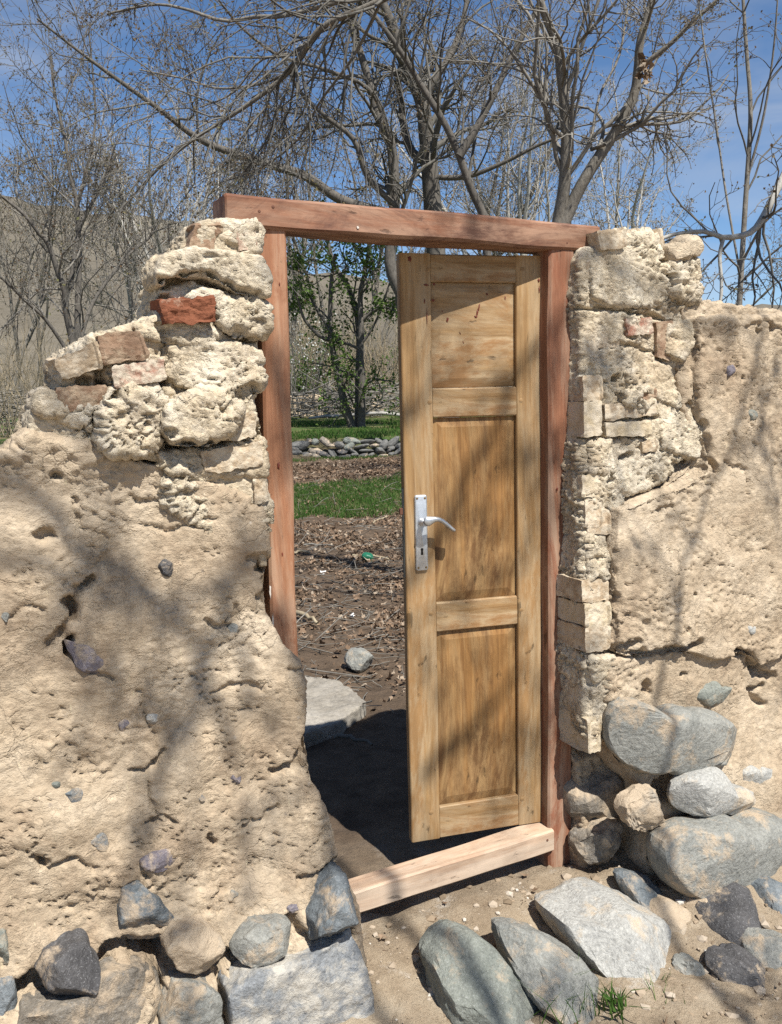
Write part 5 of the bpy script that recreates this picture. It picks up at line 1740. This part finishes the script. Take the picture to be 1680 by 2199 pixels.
for P, r in tl[:1] + tl[5:6] + tl[8:9]:
    a = P[0] if np.linalg.norm(P[0] - crownp) < np.linalg.norm(P[-1] - crownp) else P[-1]
    mid = (crownp + a) / 2 + np.array([0, 0, 0.5])
    shade_limbs.append(smooth_line(np.array([crownp, mid, a]), np.array([0.022, 0.018, r.max()]), 10, lg))
tree('bare_tree', 'lane tree out of the picture whose branches dapple the walls with shade', shade_limbs + tl, 9, (BARK_G, TWIG_D), (1.0, .45), 4, 4, 0.004, 0.02, 0.04, budsize=0.04, l1len=(0.25, 0.7), group='trees along the lane')

tall = [smooth_line(np.array([[4.9, 1.9, -0.1], [4.75, 2.1, 2.6], [4.5, 2.3, 5.0], [3.6, 2.8, 8.6], [2.2, 3.4, 11.4], [1.0, 4.0, 13.2]]), np.array([.2, .17, .14, .09, .06, .03]), 24, lg, .03)]
tree('bare_tree', 'tall lane tree past the picture edge whose shadow falls across the yard', tall, 10, (BARK_G, TWIG_D), (1.3, .5), 5, 3, 0.006, 0.04, 0.0, budsize=0.03, l1len=(0.6, 2.2), group='trees along the lane', lo=0.45)

# ------------------------------------------------------------------ the yard behind the gate
def slab_poly(out, z, th):
    pts = np.array([onz(x, y, z)[:2] for x, y in out])
    k = len(pts)
    V = np.concatenate([np.c_[pts, np.full(k, z)], np.c_[pts, np.full(k, z - th)]])
    F = [tuple(range(k)), tuple(range(2 * k - 1, k - 1, -1))] + [(i, k + i, k + (i + 1) % k, (i + 1) % k) for i in range(k)]
    return V, F


CONC = mud_mat('old_concrete', (0.23, 0.205, 0.17), (0.32, 0.29, 0.245), (0.41, 0.375, 0.325), True, 0.7)
V, F, E = remesh([slab_poly([(560, 1462), (655, 1452), (735, 1462), (762, 1485), (790, 1505), (735, 1545), (660, 1572), (560, 1590)], 0.055, 0.12)], 0.011)
V = lap_smooth(V, E, 3)
nn = vnormals(V, F)
V = V + nn * (0.012 * fbm(V, 9, 3, 91) + 0.005 * fbm(V, 40, 2, 92))[:, None]
setp(mk('concrete_slab', V, F, CONC), 'broken grey concrete slab lying just inside the gateway', 'slab')


def yard_stone(out, th, mat, label, seed, cat='stone', name='stone'):
    o_ = np.array(out, float)
    q = onz(o_[:, 0].mean(), o_[:, 1].max() - 4, float(ground_z(0, 5)) + 0.0)
    plane = toloc(q)[0, 1]
    V, F = stone_shape(out, plane, th, seed, 4, 0.55, 0.012, 5, None, 0.3)
    return setp(mk(name, W(V), F, mat), label, cat)


yard_stone([(745, 1425), (750, 1405), (772, 1396), (793, 1405), (799, 1425), (785, 1438), (756, 1438)], .08, S_GREY, 'rounded pale grey stone on the leaf litter just beyond the slab', 400)
# dead leaves: nobody could count them
g1 = np.random.default_rng(21)


def on_ground(x, y):
    p = np.stack([x, y, np.zeros_like(x)], 1)
    nr = np.exp(-((x / 6) ** 2)) * sst(30, 12, y) * sst(-6, 0, y)
    ri = 0.025 * fbm(p, 1.7, 4, 5) + 0.010 * fbm(p, 12, 3, 6)
    p[:, 2] = ground_z(x, y) + nr * ri
    return p


def scatter(n, x0, x1, y0, y1, pw=1.0):
    """more of them along the line of sight through the gateway"""
    y = y0 + (y1 - y0) * g1.random(n) ** pw
    a = np.where(g1.random(n) < 0.6, g1.uniform(-0.15, 0.05, n) * y, g1.uniform(x0, x1, n))
    return a, y


def lobed(g, pts, size):
    """flat, curled five-lobed leaves"""
    n = len(pts)
    m = 10
    th = np.arange(m) * 2 * math.pi / m
    rad = np.where(np.arange(m) % 2 == 0, 1.0, 0.52) * np.array([1.1, 1, .95, 1, .8, .9, .8, 1, .95, 1])
    a0 = g.uniform(0, 6.28, n)
    X = np.cos(th)[None] * rad[None] * g.uniform(.8, 1.15, (n, m))
    Y = np.sin(th)[None] * rad[None] * g.uniform(.6, .95, (n, 1))
    cu = g.normal(size=(n, 1)) * .45
    Z = cu * (X ** 2) + g.normal(size=(n, 1)) * .35 * Y ** 2 + g.normal(size=(n, m)) * .10
    P = np.stack([X, Y, Z], -1)
    P = np.concatenate([np.zeros((n, 1, 3)), P], 1)
    ca, sa = np.cos(a0)[:, None], np.sin(a0)[:, None]
    P = np.stack([P[..., 0] * ca - P[..., 1] * sa, P[..., 0] * sa + P[..., 1] * ca, P[..., 2]], -1)
    tx, ty = g.normal(size=(n, 1)) * .4, g.normal(size=(n, 1)) * .4
    P[..., 2] += P[..., 0] * tx + P[..., 1] * ty
    V = (pts[:, None, :] + P * (size * .5)[:, None, None]).reshape(-1, 3)
    k = (np.arange(n) * (m + 1))[:, None, None]
    j = np.arange(m)
    F = (k + np.stack([0 * j, 1 + j, 1 + (j + 1) % m], -1)[None]).reshape(-1, 3)
    return V, F


x, y = scatter(60000, -6, 5, 4.2, 19.0, 1.2)
den = sst(-0.3, 0.2, fbm(np.stack([x, y, 0 * x], 1), 0.8, 3, 61)) * sst(4.3, 5.6, y)
grs = sst(0.0, 0.25, fbm(np.stack([x * 0.4, y, 0 * x], 1), 0.33, 2, 62) + 0.5 * np.exp(-((y - 13.2) / 1.3) ** 2))
k = (g1.random(len(x)) < den * 0.85 + 0.15 * sst(4.6, 5.4, y)) & (g1.random(len(x)) > grs * 0.75)
x, y = x[k], y[k]
p = on_ground(x, y)
p[:, 2] += 0.006 + 0.022 * g1.random(len(p))
nr_ = y < 11.5
V1 = lobed(g1, p[nr_], .022 + .06 * g1.random(nr_.sum()) ** 1.8)
V2 = leaves_at(g1, p[~nr_], g1.uniform(.04, .085, (~nr_).sum()), 0.75, 0.01)
n_ = 900
x, y = scatter(n_, -5, 4, 4.6, 15.0)
pp = on_ground(x, y)
pp[:, 2] += 0.02
Pw = walk(g1, pp, np.stack([g1.normal(size=n_), g1.normal(size=n_), g1.normal(size=n_) * .12], 1), g1.uniform(.06, .5, n_) , 4, .15, 0)
Pw[:, :, 2] = np.maximum(Pw[:, :, 2], pp[:, 2:3] - .012)
o = mk('leaf_litter', *join([V1, V2]), L_DEAD, smooth=False, centre=False)
setp(o, 'dry brown fallen leaves covering the yard floor behind the gate', 'leaf litter', kind='stuff')
o = mk('twig_litter', *tubes(Pw, np.repeat(g1.uniform(.0015, .0045, (n_, 1)), 4, 1), 3), TWIG_G, centre=False)
setp(o, 'thin broken twigs strewn among the fallen leaves', 'twigs', kind='stuff')


def blades(x, y, h, w, lean=0.35, base=None):
    n = len(x)
    b = on_ground(x, y) if base is None else base
    a = g1.uniform(0, 2 * math.pi, n)
    s = np.stack([np.cos(a), np.sin(a), 0 * a], 1) * w[:, None]
    l = g1.normal(size=(n, 3)) * np.array([1, 1, 0]) * (lean * h)[:, None]
    mid = b + l * 0.35 + np.array([0, 0, 1]) * (h * 0.6)[:, None]
    tip = b + l + np.array([0, 0, 1]) * h[:, None]
    V = np.stack([b - s, b + s, mid + s * 0.7, mid - s * 0.7, tip], 1).reshape(-1, 3)
    k = np.arange(n)[:, None] * 5
    F = np.concatenate([k + np.array([[0, 1, 2]]), k + np.array([[0, 2, 3]]), k + np.array([[3, 2, 4]])])
    return V, F


x, y = scatter(70000, -7, 6, 9.5, 19.0)
grs = sst(0.05, 0.22, fbm(np.stack([x * 0.4, y, 0 * x], 1), 0.33, 2, 62) + 0.55 * np.exp(-((y - 13.0) / 1.9) ** 2) + 0.25 * fbm(np.stack([x, y, 0 * x], 1), 1.6, 2, 66) - 0.12)
k = g1.random(len(x)) < grs
x, y = x[k], y[k]
V1 = blades(x, y, g1.uniform(.03, .09, len(x)), np.full(len(x), .005))
x, y = scatter(36000, -14, 8, 19.5, 36.0)
k = g1.random(len(x)) < 0.95 * sst(-0.25, 0.2, fbm(np.stack([x, y, 0 * x], 1), 0.25, 3, 63))
x, y = x[k], y[k]
V2 = blades(x, y, g1.uniform(.04, .11, len(x)), np.full(len(x), .010))
V, F = join([V1, V2])
setp(mk('grass', V, F, L_GRASS, smooth=False, centre=False), 'short green grass in strips across the yard and on the terrace', 'grass', kind='stuff')

# dry-stone edge of the terrace
dsw = thing('dry_stone_wall', 'low dry-stone terrace wall of grey fieldstones across the yard', 'wall', (-1.5, 19.1, float(ground_z(-1.5, 18.9))))
protos = []
for i in range(7):
    Vi, Fi = ico(2)
    lr = np.random.default_rng(500 + i)
    Vv = np.sign(Vi) * np.abs(Vi) ** 0.8 * np.array([1, 0.8, lr.uniform(0.5, 0.8)])
    for c in range(6):
        dr = nrm(lr.normal(size=3))
        Vv -= dr * (np.clip(Vv @ dr - 0.72, 0, None) * 0.9)[:, None]
    me = mesh_from('stone', Vv, Fi.tolist(), False)
    me.materials.append((S_WALL, S_GREEN, S_CRUST, S_DARK, S_WALL, S_CRUST, S_WALL)[i])
    protos.append(me)
ns_ = 0
for row in range(4):
    xx = -7.5 + 0.1 * row
    while xx < 5.5:
        w_ = g1.uniform(0.06, 0.2)
        o = bpy.data.objects.new('stone', protos[g1.integers(7)])
        COL.objects.link(o)
        o.parent = dsw
        yy = 19.02 - 0.05 * math.sin(xx * 2.1) + 0.06 * row + g1.normal() * 0.03
        gzz = float(ground_z(xx, 18.7))
        o.location = np.array([xx + w_, yy, gzz + 0.03 + row * 0.10 + g1.normal() * 0.03]) - np.array(dsw.location)
        o.scale = (w_ * 1.15, 0.13, g1.uniform(0.05, 0.12))
        o.rotation_euler = (g1.normal() * 0.3, g1.normal() * 0.4, g1.normal() * 0.5)
        xx += w_ * 1.75
        ns_ += 1

# fallen sticks
sticks = [((632, 1192), (667, 1191), .016, STRAW, 'short pale stick lying by the free post, far along the leaf litter'), ((758, 1196), (836, 1203), .016, STRAW, 'straight bleached stick lying in the leaves close to the door edge'), ((653, 1176), (718, 1177), .012, TWIG_G, 'thin grey stick beyond the short pale one'), ((801, 1136), (833, 1123), .012, STRAW, 'slanting pale twig near the lock of the door'), ((638, 1312), (682, 1334), .022, STRAW, 'thick pale stick in the leaves beside the free post'), ((720, 1590), (800, 1608), .012, TWIG_D, 'dark twig in the shade behind the slab'), ((1060, 1848), (1180, 1838), .004, TWIG_D, 'thin dark twig on the dirt below the sill')]
for i, (a, b, r_, m, lab) in enumerate(sticks):
    pa, pb = onz(*a, 0.03 if i < 5 else 0.0), onz(*b, 0.03 if i < 5 else 0.0)
    for q in (pa, pb): q[2] = float(ground_z(q[0], q[1])) + r_ + 0.012
    P, r = smooth_line(np.array([pa, pa * .6 + pb * .4 + np.array([0, .02, .01]), pb]), np.array([r_, r_ * .8, r_ * .5]), 9, g1, r_ * 0.4)
    V, F = tubes(P[None], r[None], 6)
    setp(mk('fallen_stick', V, F, m), lab, 'stick', 'sticks on the ground')
P, r = smooth_line(np.array([[-2.6, 28.6, 1.02], [-0.8, 28.4, 1.12], [0.8, 28.0, 1.05], [2.4, 27.6, 1.0]]), np.array([.04, .06, .05, .03]), 16, g1, .02)
setp(mk('fallen_log', *tubes(P[None], r[None], 7), BARK_P), 'long bleached fallen trunk lying behind the leafing tree', 'log')

q = onz(789, 1156, 0.25)
q[2] = float(ground_z(q[0], q[1]))
V, F = ico(3)
V = V * np.array([.055, .05, .05])
V = V + vnormals(V, F) * (0.02 * fbm(V, 18, 2, 3))[:, None]
setp(mk('plastic_scrap', V + q + np.array([0, 0, .04]), F, GREENP), 'crumpled green plastic scrap in the leaf litter', 'litter')
for i, (x_, y_, s_) in enumerate(((762, 1317, .022), (695, 1232, .028))):
    q = onz(x_, y_, 0.02)
    q[2] = float(ground_z(q[0], q[1])) + .03
    V, F = leaves_at(g1, np.repeat(q[None], 3, 0), np.full(3, s_ * 2), .7, .01)
    setp(mk('paper_scrap', V, F, WHITE, smooth=False), ['small white scrap on the leaves above the pale stone', 'torn white scrap farther out on the leaves'][i], 'litter')

# ruined mud walls far back
for i, (pts, D, lab) in enumerate((([(540, 852), (640, 848), (688, 852), (690, 880), (698, 896), (540, 900)], 33, 'remains of a mud wall beyond the terrace, split by a crack'), ([(795, 852), (815, 850), (850, 875), (870, 895), (800, 895)], 34, 'eroded straw-coloured earth bank behind the leafing tree'))):
    c = ond(620, 890, D)
    pw = np.array([ond(x_, y_, D) for x_, y_ in pts])
    pw[:, 2] = np.where(pw[:, 2] < 1.35, 0.7, pw[:, 2])
    k = len(pw)
    V = np.concatenate([pw, pw + np.array([0.1, 0.9, 0])])
    F = [tuple(range(k)), tuple(range(2 * k - 1, k - 1, -1))] + [(j, k + j, k + (j + 1) % k, (j + 1) % k) for j in range(k)]
    V, F, E = remesh([(V, F)], 0.05)
    V = lap_smooth(V, E, 3)
    V = V + vnormals(V, F) * (0.12 * fbm(V, 1.4, 4, 95 + i))[:, None]
    setp(mk('mud_ruin', V, F, MUD if i == 0 else CLAY), lab, 'ruin')


def shrub(name, label, x, D, n, h, spread, mat, rad, seed, cat='shrub', tuft=None, tsize=.1, tn=0, kids=3, up=.10, group='dry shrubs beyond the wall'):
    g = np.random.default_rng(seed)
    b = gpx(x, D)
    T = thing(name, label, cat, b, group)
    S = np.repeat(b[None], n, 0) + g.normal(size=(n, 3)) * np.array([spread * .35, spread * .35, 0])
    Dr = np.stack([g.normal(size=n) * spread * 0.35, g.normal(size=n) * .3, np.ones(n)], 1)
    P = walk(g, S, Dr, h * g.uniform(.5, 1.1, n), 8, .10, up)
    r = np.linspace(rad, rad * .35, 8)[None].repeat(n, 0)
    P2, r2 = offshoots(g, P, r, kids, .3, 1, .45, (.2, 1.4), .6, 5, (.3, .9), .2, .05, 0, rad * .45)
    P3, r3 = offshoots(g, P2, r2, 3, .2, 1, .5, (.1, .7), .7, 4, (.3, .9), .25, .05, 0, rad * .35)
    V, F = join([tubes(P, r, 4), tubes(P2, r2, 3), tubes(P3, r3, 3)])
    mk('stems', V, F, mat, T)['kind'] = 'stuff'
    if tuft is not None:
        tips = np.concatenate([P2[:, -1], P3[:, -1], P3[:, 2]])
        pts = np.repeat(tips, tn, 0)
        V, F = leaves_at(g, pts, np.full(len(pts), tsize), 0, tsize * 1.2)
        mk('crown', V, F, tuft, T, smooth=False)['kind'] = 'stuff'
    return T


shrub('reed_clump', 'pale straw-coloured reeds at the picture edge under the forked tree', 15, 24, 34, 3.6, 1.0, STRAW, .013, 601)
shrub('reed_clump', 'straw-coloured thicket between the reeds and the forked tree stems', 92, 26, 34, 3.2, 1.2, STRAW, .013, 602)
shrub('dry_shrub', 'grey-brown leafless thicket below the stepped pier skyline', 175, 30, 30, 2.4, 1.8, TWIG_G, .014, 603)
shrub('dry_shrub', 'leafless brown thicket seen beside the free post through the gateway', 640, 36, 90, 4.6, 2.0, STRAW, .016, 604)
shrub('dry_shrub', 'tan leafless thicket behind the leafing tree', 740, 38, 90, 4.2, 2.2, TWIG_G, .018, 605)
shrub('dry_shrub', 'feathery tan shrub near the door edge, behind the earth bank', 835, 36, 110, 4.4, 1.8, STRAW, .015, 606)
shrub('dry_shrub', 'brown thicket mostly hidden behind the door leaf', 930, 37, 60, 4.2, 2.2, TWIG_G, .018, 607)
shrub('blossom_shrub', 'white-flowering shrub beyond the gateway next to the free post', 632, 33, 26, 4.2, 1.2, TWIG_D, .018, 608, tuft=L_WHITE, tsize=.08, tn=1)
shrub('green_shrub', 'low bright green bush behind the mud ruin', 640, 35, 24, 2.6, 1.4, TWIG_D, .014, 609, tuft=L_GREEN, tsize=.12, tn=3)
shrub('green_shrub', 'dark green bush high behind the leafing tree', 690, 40, 30, 5.5, 2.6, TWIG_D, .02, 610, tuft=L_GREEN, tsize=.14, tn=3)


def brush(label, x, D, n, wx, h, seed):
    g = np.random.default_rng(seed)
    b = gpx(x, D)
    T = thing('brush_pile', label, 'brushwood', b, 'piles of cut branches')
    S = b + np.stack([g.uniform(-wx, wx, n), g.normal(size=n) * .5, g.uniform(.02, h, n)], 1)
    Dr = np.stack([g.normal(size=n), g.normal(size=n) * .5, g.normal(size=n) * .18], 1)
    P = walk(g, S, Dr, g.uniform(.8, 2.6, n), 7, .14, -.01)
    r = g.uniform(.012, .035, n)[:, None] * np.linspace(1, .4, 7)[None]
    P[:, :, 2] = np.maximum(P[:, :, 2], b[2] + .03)
    mk('cut_branches', *tubes(P, r, 4), TWIG_G, T)['kind'] = 'stuff'


brush('heap of cut grey branches between the mud ruin and the leafing tree', 720, 31, 110, 1.6, 1.0, 621)
brush('heap of cut branches behind the earth bank near the door edge', 850, 33, 110, 2.2, 1.1, 622)
brush('dark heap of cut branches below the thicket at the picture edge', 70, 27, 150, 2.6, 1.3, 623)

# tufts of grass and a weed in the lane
def tuft(label, x, y, n, h, w, seed, name='grass_tuft', spread=.05, cat='grass tuft'):
    g = np.random.default_rng(seed)
    zz = -0.03
    for _ in range(6):
        q = onz(x, y, zz)
        zz = float(ground_z(q[0], q[1]))
    b = np.repeat(q[None], n, 0) + g.normal(size=(n, 3)) * np.array([spread, spread, 0])
    V, F = blades(b[:, 0], b[:, 1], g.uniform(.4, 1, n) * h, np.full(n, w), .55, b)
    setp(mk(name, V, F, L_GRASS, smooth=False), label, cat, 'green tufts in the lane')


tuft('tuft of long green grass growing at the foot of the slanting grey rock', 1215, 2165, 60, .13, .0018, 701)
tuft('sparse green weed between the slanting rock and the pale block', 1322, 2170, 40, .09, .004, 702, 'weed', .02, 'weed')
tuft('a few green blades at the wall foot near the dark stone', 112, 2185, 12, .13, .0022, 703, 'grass_tuft', .02)
tuft('thin dry-green tuft by the small black stone', 1420, 2130, 24, .06, .0015, 704, 'grass_tuft', .03)

k = 70
lw = W(np.stack([g1.uniform(-.8, .6, k), g1.uniform(-.02, .9, k), np.zeros(k)], 1))
lw[:, 2] = ground_z(lw[:, 0], lw[:, 1]) + 0.012
V, F = lobed(g1, lw, .012 + .03 * g1.random(k) ** 2)
setp(mk('dry_leaves', V, F, L_DEAD, smooth=False, centre=False), 'few small dry leaves and flakes on the dirt below the sill', 'leaf litter', kind='stuff')

# grit and crumbs on the lane
n = 3000
gu, gn_ = g1.uniform(-.85, 1.2, n), g1.uniform(-.05, 1.1, n)
gw = W(np.stack([gu, gn_, 0 * gu], 1))
p = gw.copy()
rr = 0.030 * fbm(np.stack([p[:, 0], p[:, 1], 0 * gu], 1), 3.1, 3, 3)
p[:, 2] = ground_z(p[:, 0], p[:, 1]) + rr * np.exp(-((p[:, 0] / 6) ** 2))
Vi, Fi = ico(1)
sz = .0025 + .019 * g1.random(n) ** 5.5
V = (p[:, None, :] + (Vi[None] * g1.uniform(.6, 1.2, (n, len(Vi), 1))) * sz[:, None, None] * np.array([1, 1, .7])).reshape(-1, 3)
F = (Fi[None] + (np.arange(n) * len(Vi))[:, None, None]).reshape(-1, 3)
GRIT = leaf_mat('grit', [(0, (.20, .15, .10)), (.5, (.34, .26, .18)), (.9, (.45, .38, .30)), (1, (.6, .56, .5))], 0.0, .9)
setp(mk('gravel', V, F, GRIT, smooth=False, centre=False), 'fine grit and crumbs of earth on the lane', 'gravel', kind='stuff')
